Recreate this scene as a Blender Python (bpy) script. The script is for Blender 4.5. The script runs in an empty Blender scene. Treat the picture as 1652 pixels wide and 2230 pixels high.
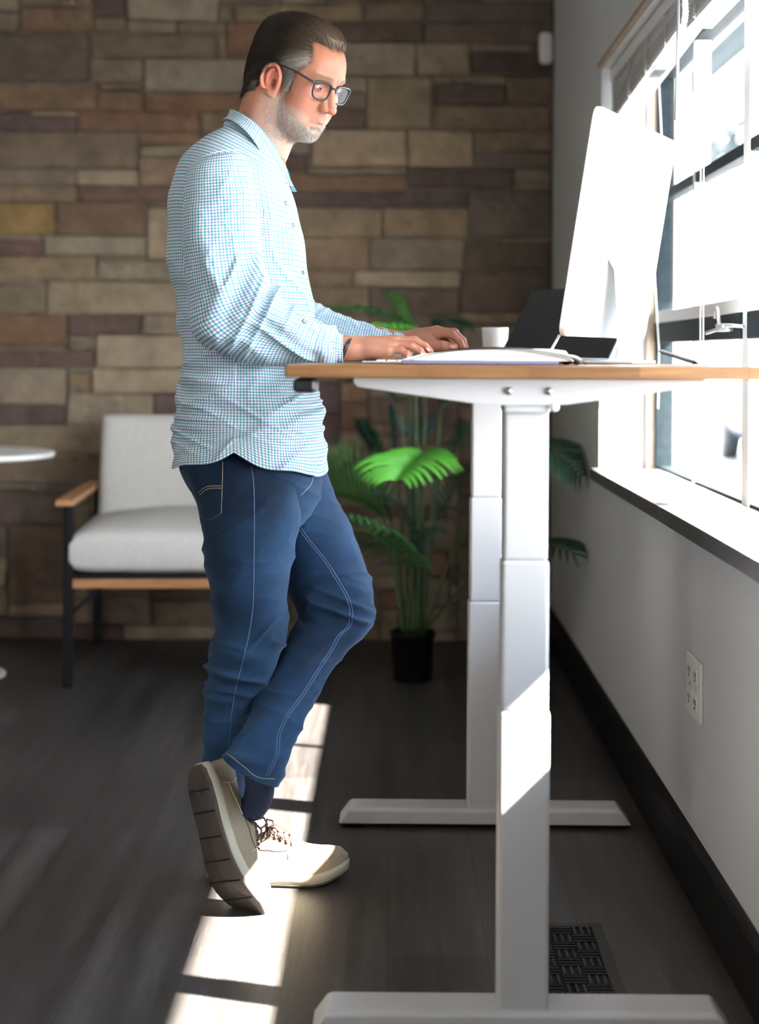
import bpy, bmesh, math, random
import numpy as np
from mathutils import Vector, Matrix
from mathutils.bvhtree import BVHTree

# ------------------------------------------------------------------ camera, world, sun, exposure
SC = bpy.context.scene
COL = SC.collection
FPX, PX, PY, CH = 3500.0, 852.0, 775.0, 1.08      # focal length in pixels, principal point, camera height
ROLL = math.radians(0.35)
SUN_DIR = Vector((-1.0, 0.33, -0.97)).normalized()
SUN_STRENGTH = 100.0
SKY_STRENGTH = 16.0
EXPOSURE = 0.75

cam_d = bpy.data.cameras.new('camera')
cam = bpy.data.objects.new('camera', cam_d); COL.objects.link(cam); SC.camera = cam
cam.location = (0, 0, CH)
cam.rotation_euler = (math.pi/2, -ROLL, 0)
cam_d.sensor_fit = 'HORIZONTAL'; cam_d.sensor_width = 36.0
cam_d.lens = FPX/1652*36.0
cam_d.shift_x = -(PX-826)/1652
cam_d.shift_y = (PY-1115)/1652
cam_d.clip_start = 0.05; cam_d.clip_end = 500
cam_d.dof.use_dof = True; cam_d.dof.focus_distance = 3.2; cam_d.dof.aperture_fstop = 3.2

wd = bpy.data.worlds.new('world'); SC.world = wd; wd.use_nodes = True
wn, wl = wd.node_tree.nodes, wd.node_tree.links
bg = wn['Background']; bg.inputs['Strength'].default_value = SKY_STRENGTH
tcw = wn.new('ShaderNodeTexCoord'); sep = wn.new('ShaderNodeSeparateXYZ')
rmp = wn.new('ShaderNodeValToRGB')
rmp.color_ramp.elements[0].position = 0.0; rmp.color_ramp.elements[0].color = (1.0, 0.99, 0.97, 1)
rmp.color_ramp.elements[1].position = 0.7; rmp.color_ramp.elements[1].color = (0.60, 0.78, 1.0, 1)
wl.new(tcw.outputs['Generated'], sep.inputs[0]); wl.new(sep.outputs['Z'], rmp.inputs[0]); wl.new(rmp.outputs[0], bg.inputs['Color'])

sun_d = bpy.data.lights.new('sun', 'SUN'); sun = bpy.data.objects.new('sun', sun_d); COL.objects.link(sun)
sun_d.energy = SUN_STRENGTH; sun_d.angle = math.radians(0.9); sun_d.color = (1.0, 0.93, 0.82)
sun.rotation_euler = SUN_DIR.to_track_quat('-Z', 'Y').to_euler(); sun.location = (6, 0, 6)

# added fill lights under the ceiling, out of frame: soft general light
FILL_LIGHTS = [((-2.2, 3.0, 2.72), 1.4, 1.4, 9.0, (1.0, 0.90, 0.78)), ((-1.0, 0.2, 2.72), 1.6, 1.2, 9.0, (1.0, 0.93, 0.85))]
for i, (l, sx, sy, e, c) in enumerate(FILL_LIGHTS):
    ld = bpy.data.lights.new('fill_light', 'AREA'); lo = bpy.data.objects.new('fill_light', ld); COL.objects.link(lo)
    ld.shape = 'RECTANGLE'; ld.size = sx; ld.size_y = sy; ld.energy = e; ld.color = c; lo.location = l

SC.view_settings.view_transform = 'Standard'; SC.view_settings.look = 'None'
SC.view_settings.exposure = EXPOSURE; SC.view_settings.gamma = 1.0; SC.view_settings.use_curve_mapping = False
SC.cycles.max_bounces = 8; SC.cycles.diffuse_bounces = 5; SC.cycles.glossy_bounces = 4
SC.cycles.transparent_max_bounces = 12
SC.cycles.sample_clamp_indirect = 6.0
SC.cycles.use_denoising = True

# ------------------------------------------------------------------ helpers
def P(x, y, Y):
    """point of the place seen at pixel (x, y) when it stands at distance Y"""
    u, v = x-PX, y-PY
    c, s = math.cos(ROLL), math.sin(ROLL)
    return Vector(((u*c+v*s)*Y/FPX, Y, CH-(v*c-u*s)*Y/FPX))

def link(name, me, mat=None, parent=None, smooth=True):
    o = bpy.data.objects.new(name, me); COL.objects.link(o)
    if mat is not None:
        for m in (mat if isinstance(mat, (list, tuple)) else [mat]): me.materials.append(m)
    if parent is not None: o.parent = parent
    if smooth: me.polygons.foreach_set('use_smooth', [True]*len(me.polygons))
    return o

def tag(o, label=None, cat=None, group=None, kind=None):
    if label: o['label'] = label
    if cat: o['category'] = cat
    if group: o['group'] = group
    if kind: o['kind'] = kind
    return o

def empty(name, loc=(0, 0, 0), rz=0.0, label=None, cat=None, group=None, kind=None, parent=None):
    o = bpy.data.objects.new(name, None); COL.objects.link(o)
    o.location = loc; o.rotation_euler = (0, 0, rz); o.empty_display_size = 0.1
    if parent: o.parent = parent
    return tag(o, label, cat, group, kind)

class MB:
    """collects shapes into one mesh"""
    def __init__(self): self.v, self.f, self.uv, self.mi = [], [], None, []
    def add(self, vs, fs, mi=0):
        n = len(self.v); self.v.extend([tuple(p) for p in vs])
        for f in fs: self.f.append(tuple(i+n for i in f)); self.mi.append(mi)
        return self
    def box(self, lo, hi, mi=0, M=None):
        (a, b, c), (d, e, f) = lo, hi
        vs = [Vector(p) for p in ((a,b,c),(d,b,c),(d,e,c),(a,e,c),(a,b,f),(d,b,f),(d,e,f),(a,e,f))]
        if M is not None: vs = [M @ p for p in vs]
        return self.add(vs, [(0,3,2,1),(4,5,6,7),(0,1,5,4),(1,2,6,5),(2,3,7,6),(3,0,4,7)], mi)
    def bar(self, a, b, w, h, up=Vector((0,0,1)), mi=0):
        a, b = Vector(a), Vector(b); d = (b-a).normalized(); s = d.cross(up).normalized(); u = s.cross(d)
        vs = []
        for p in (a, b):
            for i, j in ((-1,-1),(1,-1),(1,1),(-1,1)): vs.append(p+s*w/2*i+u*h/2*j)
        return self.add(vs, [(0,1,2,3),(7,6,5,4),(0,4,5,1),(1,5,6,2),(2,6,7,3),(3,7,4,0)], mi)
    def tube(self, pts, r, n=8, mi=0, cap=True):
        pts = [Vector(p) for p in pts]; m = len(pts); rs = r if isinstance(r, (list, tuple)) else [r]*m
        vs, fs = [], []; prev = None
        for i, p in enumerate(pts):
            d = (pts[min(i+1, m-1)]-pts[max(i-1, 0)])
            d = d.normalized() if d.length > 1e-9 else Vector((0,0,1))
            if prev is None:
                s = d.orthogonal().normalized()
            else:
                s = prev-d*prev.dot(d); s = s.normalized() if s.length > 1e-6 else d.orthogonal().normalized()
            prev = s; t = d.cross(s)
            for k in range(n):
                a = 2*math.pi*k/n; vs.append(p+(s*math.cos(a)+t*math.sin(a))*rs[i])
        for i in range(m-1):
            for k in range(n):
                k2 = (k+1) % n; fs.append((i*n+k, i*n+k2, (i+1)*n+k2, (i+1)*n+k))
        if cap: fs.append(tuple(range(n))[::-1]); fs.append(tuple((m-1)*n+k for k in range(n)))
        return self.add(vs, fs, mi)
    def lathe(self, prof, n=32, c=(0,0,0), mi=0):
        vs, fs = [], []
        for r, z in prof:
            for k in range(n):
                a = 2*math.pi*k/n; vs.append((c[0]+r*math.cos(a), c[1]+r*math.sin(a), c[2]+z))
        for i in range(len(prof)-1):
            for k in range(n):
                k2 = (k+1) % n; fs.append((i*n+k, i*n+k2, (i+1)*n+k2, (i+1)*n+k))
        fs.append(tuple(range(n))[::-1]); fs.append(tuple((len(prof)-1)*n+k for k in range(n)))
        return self.add(vs, fs, mi)
    def prism(self, poly, axis, lo, hi, mi=0):
        """polygon in the other two axes, pushed along axis"""
        n = len(poly); vs = []
        for t in (lo, hi):
            for p in poly:
                q = [p[0], p[1]]; q.insert(axis, t); vs.append(tuple(q))
        fs = [tuple(range(n))[::-1], tuple(range(n, 2*n))]
        for k in range(n): k2 = (k+1) % n; fs.append((k, k2, n+k2, n+k))
        return self.add(vs, fs, mi)
    def build(self, name, mat, parent=None, bevel=0, seg=2, smooth=False, recalc=True):
        me = bpy.data.meshes.new(name); me.from_pydata(self.v, [], self.f)
        if recalc or bevel:
            bm = bmesh.new(); bm.from_mesh(me)
            bmesh.ops.recalc_face_normals(bm, faces=bm.faces)
            bm.to_mesh(me); bm.free()
        o = link(name, me, mat, parent, smooth)
        if any(self.mi): me.polygons.foreach_set('material_index', self.mi)
        if bevel:
            m = o.modifiers.new('bevel', 'BEVEL'); m.width = bevel; m.segments = seg; m.limit_method = 'ANGLE'; m.angle_limit = 0.6
            me.polygons.foreach_set('use_smooth', [True]*len(me.polygons))
            w = o.modifiers.new('wn', 'WEIGHTED_NORMAL'); w.keep_sharp = False
        return o

def grid_mesh(name, G, mat, parent=None, closed_u=False, uv=None, smooth=True, flip=False, cap=False):
    nv, nu = G.shape[:2]
    idx = np.arange(nv*nu).reshape(nv, nu)
    if closed_u:
        a, b = idx[:-1, :], np.roll(idx, -1, 1)[:-1, :]; c, d = np.roll(idx, -1, 1)[1:, :], idx[1:, :]
    else:
        a, b, c, d = idx[:-1, :-1], idx[:-1, 1:], idx[1:, 1:], idx[1:, :-1]
    q = np.stack([a, b, c, d], -1).reshape(-1, 4)
    if flip: q = q[:, ::-1]
    faces = q.tolist()
    if cap: faces.append(idx[0].tolist()[::-1]); faces.append(idx[-1].tolist())
    me = bpy.data.meshes.new(name); me.from_pydata(G.reshape(-1, 3).tolist(), [], faces)
    if uv is not None:
        lay = me.uv_layers.new(name='UVMap'); U, V = uv
        co = []
        du = 0.0
        if closed_u: du = (U[0, 1]-U[0, 0]) if nu > 1 else 0
        for i in range(nv-1):
            for j in range(nu if closed_u else nu-1):
                j2 = (j+1) % nu
                wrap = (closed_u and j2 == 0)
                ub = U[i, j]+du if wrap else U[i, j2]; uc = U[i+1, j]+du if wrap else U[i+1, j2]
                quad = [(U[i, j], V[i, j]), (ub, V[i, j2]), (uc, V[i+1, j2]), (U[i+1, j], V[i+1, j])]
                if flip: quad = quad[::-1]
                co.extend(quad)
        if cap: co.extend([(0, 0)]*(2*nu))
        lay.data.foreach_set('uv', np.array(co, dtype=np.float32).ravel())
    return link(name, me, mat, parent, smooth)

def join_objs(name, objs, parent=None):
    """merge freshly made meshes into the first"""
    bm = bmesh.new(); mats = []
    base = objs[0]
    for o in objs:
        me = o.data
        off = {}
        for k, m in enumerate(me.materials):
            if m not in mats: mats.append(m)
            off[k] = mats.index(m)
        n0 = len(bm.faces)
        bm.from_mesh(me); bm.faces.ensure_lookup_table()
        for f in bm.faces[n0:]: f.material_index = off.get(f.material_index, 0)
    me = bpy.data.meshes.new(name); bm.to_mesh(me); bm.free()
    for m in mats: me.materials.append(m)
    for o in objs: bpy.data.objects.remove(o)
    o = bpy.data.objects.new(name, me); COL.objects.link(o)
    if parent: o.parent = parent
    me.polygons.foreach_set('use_smooth', [True]*len(me.polygons))
    return o

# value noise, numpy
_rs = np.random.RandomState(7); _T = _rs.rand(64, 64, 64)
def vnoise(x, y, z=0.0):
    x, y, z = np.broadcast_arrays(np.asarray(x, float), np.asarray(y, float), np.asarray(z, float))
    xi, yi, zi = np.floor(x).astype(int), np.floor(y).astype(int), np.floor(z).astype(int)
    fx, fy, fz = x-xi, y-yi, z-zi
    fx, fy, fz = fx*fx*(3-2*fx), fy*fy*(3-2*fy), fz*fz*(3-2*fz)
    def T(i, j, k): return _T[(xi+i) & 63, (yi+j) & 63, (zi+k) & 63]
    c = 0
    for i in (0, 1):
        for j in (0, 1):
            for k in (0, 1):
                c = c+T(i, j, k)*(fx if i else 1-fx)*(fy if j else 1-fy)*(fz if k else 1-fz)
    return c*2-1
def ridge(x, y, z=0.0): return 1-2*np.abs(vnoise(x, y, z))
def sstep(a, b, x): t = np.clip((x-a)/(b-a), 0, 1); return t*t*(3-2*t)
def gauss(x, c, s): return np.exp(-((x-c)/s)**2)

def catmull(K, n):
    """K (m, d) -> (n, d) smooth, uniform in chord length"""
    K = np.asarray(K, float); m = len(K)
    d = np.r_[0, np.cumsum(np.linalg.norm(np.diff(K[:, :3], axis=0), axis=1)+1e-6)]; t = d/d[-1]
    s = np.linspace(0, 1, n); out = np.zeros((n, K.shape[1]))
    mt = np.zeros_like(K)
    for i in range(m):
        a, b = max(i-1, 0), min(i+1, m-1); mt[i] = (K[b]-K[a])/(t[b]-t[a])
    j = np.clip(np.searchsorted(t, s, 'right')-1, 0, m-2)
    h = (t[j+1]-t[j])[:, None]; u = ((s-t[j])/(t[j+1]-t[j]))[:, None]
    return ((2*u**3-3*u**2+1)*K[j]+(u**3-2*u**2+u)*h*mt[j]+(-2*u**3+3*u**2)*K[j+1]+(u**3-u**2)*h*mt[j+1])

def grid_normals(G, closed=True):
    if closed: du = np.roll(G, -1, 1)-np.roll(G, 1, 1)
    else: du = np.gradient(G, axis=1)
    dv = np.gradient(G, axis=0)
    N = np.cross(du, dv); N /= np.linalg.norm(N, axis=2, keepdims=True)+1e-12
    return N

def pair_loft(secs, nu, nv, disp=None, expo=2.2):
    """sections (x1,y1,x2,y2,Y,b): two outline pixels at distance Y, half thickness b across the view"""
    K = []
    for s in secs:
        x1, y1, x2, y2, Y, b = s[:6]
        L, R = P(x1, y1, Y), P(x2, y2, Y); c = (L+R)/2; A = (R-L)/2
        K.append([*c, *A, b])
    K = catmull(K, nv)
    th = np.linspace(0, 2*np.pi, nu, endpoint=False)
    cx = np.sign(np.cos(th))*np.abs(np.cos(th))**(2/expo); sy = np.sign(np.sin(th))*np.abs(np.sin(th))**(2/expo)
    G = K[:, None, 0:3]+K[:, None, 3:6]*cx[None, :, None]
    G[:, :, 1] += K[:, None, 6]*sy[None, :]
    ln = np.r_[0, np.cumsum(np.linalg.norm(np.diff(K[:, :3], axis=0), axis=1))]
    circ = np.mean(np.linalg.norm(np.roll(G, -1, 1)-G, axis=2).sum(1))
    seg = np.mean(np.linalg.norm(np.roll(G, -1, 1)-G, axis=2), 0); U = np.tile(np.r_[0, np.cumsum(seg)[:-1]], (nv, 1)); V = np.tile(ln[:, None], (1, nu))
    N = grid_normals(G)
    c = K[:, None, 0:3]
    if np.mean(np.sum(N*(G-c), 2)) < 0: N = -N
    if disp is not None: G = G+N*disp(th[None, :], ln[:, None]/ln[-1], G)[:, :, None]
    return G, (U, V), N

# signed distance sculpting
def sd_ell(p, c, r):
    q = p-np.array(c); r = np.array(r)
    k0 = np.linalg.norm(q/r, axis=-1); k1 = np.linalg.norm(q/(r*r), axis=-1)+1e-9
    return k0*(k0-1)/k1
def sd_cone(p, a, b, ra, rb):
    a, b = np.array(a, float), np.array(b, float); d = b-a
    t = np.clip(((p-a) @ d)/(d @ d), 0, 1)
    return np.linalg.norm(p-a-t[..., None]*d, axis=-1)-(ra+(rb-ra)*t)
def smin(a, b, k):
    h = np.clip(0.5+0.5*(b-a)/k, 0, 1); return b+(a-b)*h-k*h*(1-h)
def smax(a, b, k): return -smin(-a, -b, k)

def surface_nets(f, lo, hi, h):
    lo = np.array(lo, float); hi = np.array(hi, float)
    n = np.ceil((hi-lo)/h).astype(int)+1
    ax = [lo[i]+h*np.arange(n[i]) for i in range(3)]
    F = np.empty(tuple(n), np.float32)
    for i in range(n[0]):
        Y, Z = np.meshgrid(ax[1], ax[2], indexing='ij')
        p = np.stack([np.full_like(Y, ax[0][i]), Y, Z], -1)
        F[i] = f(p)
    S = F < 0
    cn = tuple(n-1)
    cnt = np.zeros(cn, np.int8); acc = np.zeros(cn+(3,), np.float32)
    corners = [(i, j, k) for i in (0, 1) for j in (0, 1) for k in (0, 1)]
    def sl(c): return tuple(slice(c[a], n[a]-1+c[a]) for a in range(3))
    for c in corners:
        for a in range(3):
            if c[a]: continue
            d = list(c); d[a] = 1
            fa, fb = F[sl(c)], F[sl(d)]
            m = (fa < 0) != (fb < 0)
            t = np.where(m, fa/(fa-fb+1e-20), 0)
            cnt += m
            for q in range(3):
                acc[..., q] += np.where(m, (t if q == a else c[q]), 0)
    act = cnt > 0
    ids = -np.ones(cn, np.int64); ids[act] = np.arange(act.sum())
    ij = np.argwhere(act)
    V = lo+h*(ij+acc[act]/cnt[act][:, None])
    Q = []
    for a in range(3):
        b, c = (a+1) % 3, (a+2) % 3
        A = [slice(None)]*3; A[a] = slice(0, n[a]-1); A[b] = slice(1, n[b]-1); A[c] = slice(1, n[c]-1)
        B = list(A); B[a] = slice(1, n[a])
        s0, s1 = S[tuple(A)], S[tuple(B)]
        e = np.argwhere(s0 != s1)
        if not len(e): continue
        off = np.zeros(3, int); off[b] = 1; off[c] = 1
        g = e+off; 
        def cid(db, dc):
            w = g.copy(); w[:, b] += db; w[:, c] += dc
            return ids[w[:, 0], w[:, 1], w[:, 2]]
        q = np.stack([cid(-1, -1), cid(0, -1), cid(0, 0), cid(-1, 0)], 1)
        fl = s1[tuple(e.T)]
        q[fl] = q[fl][:, ::-1]
        Q.append(q)
    return V, np.concatenate(Q)

def mesh_vq(name, V, Q, mat=None, parent=None):
    me = bpy.data.meshes.new(name); me.from_pydata(V.tolist(), [], Q.tolist())
    return link(name, me, mat, parent)

def bvh(o):
    me = o.data
    return BVHTree.FromPolygons([o.matrix_basis @ v.co for v in me.vertices], [p.vertices[:] for p in me.polygons])
def cast(tree, x, y, off=0.0):
    o = Vector((0, 0, CH)); d = (P(x, y, 1.0)-o).normalized()
    h, n, i, t = tree.ray_cast(o, d)
    if h is None: return None
    if n.dot(d) > 0: n = -n
    return h+n*off
def dense(pts, step=4.0):
    out = []
    K = catmull([(a, b, 0) for a, b in pts], max(4, int(sum(math.hypot(pts[i+1][0]-pts[i][0], pts[i+1][1]-pts[i][1]) for i in range(len(pts)-1))/step)))
    return [(k[0], k[1]) for k in K]

# ------------------------------------------------------------------ materials
def newmat(name):
    m = bpy.data.materials.new(name); m.use_nodes = True
    return m, m.node_tree.nodes, m.node_tree.links, m.node_tree.nodes['Principled BSDF']
def mat(name, col, rough=0.5, metal=0.0, var=0.0, vscale=20.0, bump=0.0, bscale=60.0, bdist=0.002, spec=0.5, sss=0.0, sssr=(1, .3, .2), emit=None, coat=0, stretch=None):
    m, n, l, b = newmat(name)
    b.inputs['Base Color'].default_value = (*col, 1); b.inputs['Roughness'].default_value = rough
    b.inputs['Metallic'].default_value = metal; b.inputs['Specular IOR Level'].default_value = spec
    if coat: b.inputs['Coat Weight'].default_value = coat
    if sss:
        b.inputs['Subsurface Weight'].default_value = 1.0; b.inputs['Subsurface Radius'].default_value = sssr
        b.inputs['Subsurface Scale'].default_value = sss
    tc = n.new('ShaderNodeTexCoord'); src = tc.outputs['Object']
    if stretch:
        mp = n.new('ShaderNodeMapping'); mp.inputs['Scale'].default_value = stretch
        l.new(src, mp.inputs[0]); src = mp.outputs[0]
    if var:
        t = n.new('ShaderNodeTexNoise'); t.inputs['Scale'].default_value = vscale; t.inputs['Detail'].default_value = 5
        r = n.new('ShaderNodeValToRGB')
        r.color_ramp.elements[0].position = .3; r.color_ramp.elements[1].position = .7
        r.color_ramp.elements[0].color = (*[c*(1-var) for c in col], 1); r.color_ramp.elements[1].color = (*[min(1, c*(1+var)) for c in col], 1)
        l.new(src, t.inputs['Vector']); l.new(t.outputs['Fac'], r.inputs[0]); l.new(r.outputs[0], b.inputs['Base Color'])
    if bump:
        t = n.new('ShaderNodeTexNoise'); t.inputs['Scale'].default_value = bscale; t.inputs['Detail'].default_value = 4
        u = n.new('ShaderNodeBump'); u.inputs['Strength'].default_value = bump; u.inputs['Distance'].default_value = bdist
        l.new(src, t.inputs['Vector']); l.new(t.outputs['Fac'], u.inputs['Height']); l.new(u.outputs[0], b.inputs['Normal'])
    return m
def mth(n, l, op, a, b=None, c=None):
    k = n.new('ShaderNodeMath'); k.operation = op
    for i, v in enumerate((a, b, c)):
        if v is None: continue
        if isinstance(v, (int, float)): k.inputs[i].default_value = v
        else: l.new(v, k.inputs[i])
    return k.outputs[0]
def mixc(n, l, f, a, b, mode='MIX'):
    k = n.new('ShaderNodeMix'); k.data_type = 'RGBA'; k.blend_type = mode
    for s, v in ((k.inputs[0], f), (k.inputs[6], a), (k.inputs[7], b)):
        if isinstance(v, (int, float)): s.default_value = v
        elif isinstance(v, tuple): s.default_value = (*v, 1) if len(v) == 3 else v
        else: l.new(v, s)
    return k.outputs[2]

def m_stone():
    m, n, l, b = newmat('stone'); a = n.new('ShaderNodeAttribute'); a.attribute_name = 'Col'
    tc = n.new('ShaderNodeTexCoord')
    t = n.new('ShaderNodeTexNoise'); t.inputs['Scale'].default_value = 9; t.inputs['Detail'].default_value = 7; t.inputs['Roughness'].default_value = .65
    l.new(tc.outputs['Object'], t.inputs['Vector'])
    r = n.new('ShaderNodeValToRGB'); r.color_ramp.elements[0].position = .32; r.color_ramp.elements[0].color = (.74, .69, .62, 1)
    r.color_ramp.elements[1].position = .68; r.color_ramp.elements[1].color = (1.20, 1.15, 1.04, 1); l.new(t.outputs['Fac'], r.inputs[0])
    l.new(mixc(n, l, 1.0, a.outputs['Color'], r.outputs[0], 'MULTIPLY'), b.inputs['Base Color'])
    b.inputs['Roughness'].default_value = .9
    t2 = n.new('ShaderNodeTexNoise'); t2.inputs['Scale'].default_value = 22; t2.inputs['Detail'].default_value = 8
    l.new(tc.outputs['Object'], t2.inputs['Vector'])
    u = n.new('ShaderNodeBump'); u.inputs['Strength'].default_value = .8; u.inputs['Distance'].default_value = .02
    l.new(t2.outputs['Fac'], u.inputs['Height']); l.new(u.outputs[0], b.inputs['Normal']); return m

def m_floor():
    m, n, l, b = newmat('plank_floor'); tc = n.new('ShaderNodeTexCoord')
    mp = n.new('ShaderNodeMapping'); mp.inputs['Rotation'].default_value = (0, 0, math.pi/2); l.new(tc.outputs['Object'], mp.inputs[0])
    br = n.new('ShaderNodeTexBrick'); br.inputs['Scale'].default_value = 1.0
    br.inputs['Brick Width'].default_value = 1.22; br.inputs['Row Height'].default_value = .18
    br.inputs['Mortar Size'].default_value = .0010; br.inputs['Mortar Smooth'].default_value = .3; br.inputs['Bias'].default_value = 0
    br.offset = .37
    br.inputs['Color1'].default_value = (.026, .023, .0225, 1); br.inputs['Color2'].default_value = (.046, .042, .041, 1); br.inputs['Mortar'].default_value = (.008, .007, .006, 1)
    l.new(mp.outputs[0], br.inputs['Vector'])
    mp2 = n.new('ShaderNodeMapping'); mp2.inputs['Scale'].default_value = (14, .9, 1); l.new(tc.outputs['Object'], mp2.inputs[0])
    g = n.new('ShaderNodeTexNoise'); g.inputs['Scale'].default_value = 1.5; g.inputs['Detail'].default_value = 6; g.inputs['Distortion'].default_value = .6; l.new(mp2.outputs[0], g.inputs['Vector'])
    mp3 = n.new('ShaderNodeMapping'); mp3.inputs['Scale'].default_value = (60, 1.6, 1); l.new(tc.outputs['Object'], mp3.inputs[0])
    w = n.new('ShaderNodeTexNoise'); w.inputs['Scale'].default_value = 4; w.inputs['Detail'].default_value = 4; w.inputs['Distortion'].default_value = 1.6; l.new(mp3.outputs[0], w.inputs['Vector'])
    r = n.new('ShaderNodeValToRGB'); r.color_ramp.elements[0].position = .35; r.color_ramp.elements[0].color = (.6, .6, .6, 1)
    r.color_ramp.elements[1].position = .7; r.color_ramp.elements[1].color = (1.45, 1.45, 1.45, 1); l.new(g.outputs['Fac'], r.inputs[0])
    r2 = n.new('ShaderNodeValToRGB'); r2.color_ramp.elements[0].position = .56; r2.color_ramp.elements[0].color = (1, 1, 1, 1)
    r2.color_ramp.elements[1].position = .66; r2.color_ramp.elements[1].color = (1.7, 1.7, 1.7, 1); l.new(w.outputs['Fac'], r2.inputs[0])
    c = mixc(n, l, 1.0, br.outputs['Color'], r.outputs[0], 'MULTIPLY'); c = mixc(n, l, 1.0, c, r2.outputs[0], 'MULTIPLY')
    l.new(c, b.inputs['Base Color'])
    b.inputs['Roughness'].default_value = .46; b.inputs['Specular IOR Level'].default_value = .6
    u = n.new('ShaderNodeBump'); u.inputs['Strength'].default_value = .25; u.inputs['Distance'].default_value = .001
    l.new(w.outputs['Fac'], u.inputs['Height']); l.new(u.outputs[0], b.inputs['Normal']); return m

def m_gingham():
    m, n, l, b = newmat('gingham_cotton'); uv = n.new('ShaderNodeUVMap'); uv.uv_map = 'UVMap'
    s = n.new('ShaderNodeSeparateXYZ'); l.new(uv.outputs[0], s.inputs[0])
    PT = .0058
    cols = []
    for ax in ('X', 'Y'):
        q = mth(n, l, 'DIVIDE', s.outputs[ax], PT); fr = mth(n, l, 'FRACT', q)
        st = mth(n, l, 'LESS_THAN', fr, .48)
        alt = mth(n, l, 'LESS_THAN', mth(n, l, 'FRACT', mth(n, l, 'MULTIPLY', q, .5)), .5)
        sc = mixc(n, l, alt, (.50, .49, .74), (.25, .56, .56))
        cols.append(mixc(n, l, st, (1.0, 1.0, 1.0), sc))
    c = mixc(n, l, 1.0, cols[0], cols[1], 'MULTIPLY')
    c = mixc(n, l, 1.0, c, (.82, .855, .85), 'MULTIPLY')
    l.new(c, b.inputs['Base Color']); b.inputs['Roughness'].default_value = .85; b.inputs['Specular IOR Level'].default_value = .2
    tc = n.new('ShaderNodeTexCoord'); t = n.new('ShaderNodeTexNoise'); t.inputs['Scale'].default_value = 30; t.inputs['Detail'].default_value = 4; t.inputs['Distortion'].default_value = 1.0
    l.new(tc.outputs['Object'], t.inputs['Vector']); u = n.new('ShaderNodeBump'); u.inputs['Strength'].default_value = .5; u.inputs['Distance'].default_value = .010
    l.new(t.outputs['Fac'], u.inputs['Height']); l.new(u.outputs[0], b.inputs['Normal']); return m

def m_denim():
    m, n, l, b = newmat('blue_denim'); tc = n.new('ShaderNodeTexCoord')
    t = n.new('ShaderNodeTexNoise'); t.inputs['Scale'].default_value = 5; t.inputs['Detail'].default_value = 4; l.new(tc.outputs['Object'], t.inputs['Vector'])
    r = n.new('ShaderNodeValToRGB'); r.color_ramp.elements[0].position = .35; r.color_ramp.elements[0].color = (.004, .0135, .034, 1)
    r.color_ramp.elements[1].position = .70; r.color_ramp.elements[1].color = (.017, .053, .120, 1); l.new(t.outputs['Fac'], r.inputs[0])
    mp = n.new('ShaderNodeMapping'); mp.inputs['Scale'].default_value = (1, 1, .25); l.new(tc.outputs['Object'], mp.inputs[0])
    t2 = n.new('ShaderNodeTexNoise'); t2.inputs['Scale'].default_value = 900; t2.inputs['Detail'].default_value = 2; l.new(mp.outputs[0], t2.inputs['Vector'])
    r2 = n.new('ShaderNodeValToRGB'); r2.color_ramp.elements[0].position = .4; r2.color_ramp.elements[0].color = (.85, .85, .85, 1)
    r2.color_ramp.elements[1].position = .65; r2.color_ramp.elements[1].color = (1.22, 1.22, 1.22, 1); l.new(t2.outputs['Fac'], r2.inputs[0])
    l.new(mixc(n, l, 1.0, r.outputs[0], r2.outputs[0], 'MULTIPLY'), b.inputs['Base Color'])
    b.inputs['Roughness'].default_value = .85; b.inputs['Specular IOR Level'].default_value = .2
    b.inputs['Sheen Weight'].default_value = .15; b.inputs['Sheen Tint'].default_value = (.5, .7, 1, 1)
    t3 = n.new('ShaderNodeTexNoise'); t3.inputs['Scale'].default_value = 13; t3.inputs['Detail'].default_value = 5; l.new(tc.outputs['Object'], t3.inputs['Vector'])
    u = n.new('ShaderNodeBump'); u.inputs['Strength'].default_value = .35; u.inputs['Distance'].default_value = .006
    l.new(t3.outputs['Fac'], u.inputs['Height']); l.new(u.outputs[0], b.inputs['Normal']); return m

def m_attr(name, rough=.6, spec=.5, sss=0, bump=0):
    m, n, l, b = newmat(name); a = n.new('ShaderNodeAttribute'); a.attribute_name = 'Col'
    l.new(a.outputs['Color'], b.inputs['Base Color']); b.inputs['Roughness'].default_value = rough; b.inputs['Specular IOR Level'].default_value = spec
    if sss:
        b.inputs['Subsurface Weight'].default_value = 1.0; b.inputs['Subsurface Radius'].default_value = (1, .35, .2); b.inputs['Subsurface Scale'].default_value = sss
    if bump:
        tc = n.new('ShaderNodeTexCoord'); t = n.new('ShaderNodeTexNoise'); t.inputs['Scale'].default_value = 350; t.inputs['Detail'].default_value = 4
        l.new(tc.outputs['Object'], t.inputs['Vector']); u = n.new('ShaderNodeBump'); u.inputs['Strength'].default_value = bump; u.inputs['Distance'].default_value = .001
        l.new(t.outputs['Fac'], u.inputs['Height']); l.new(u.outputs[0], b.inputs['Normal'])
    return m
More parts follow.
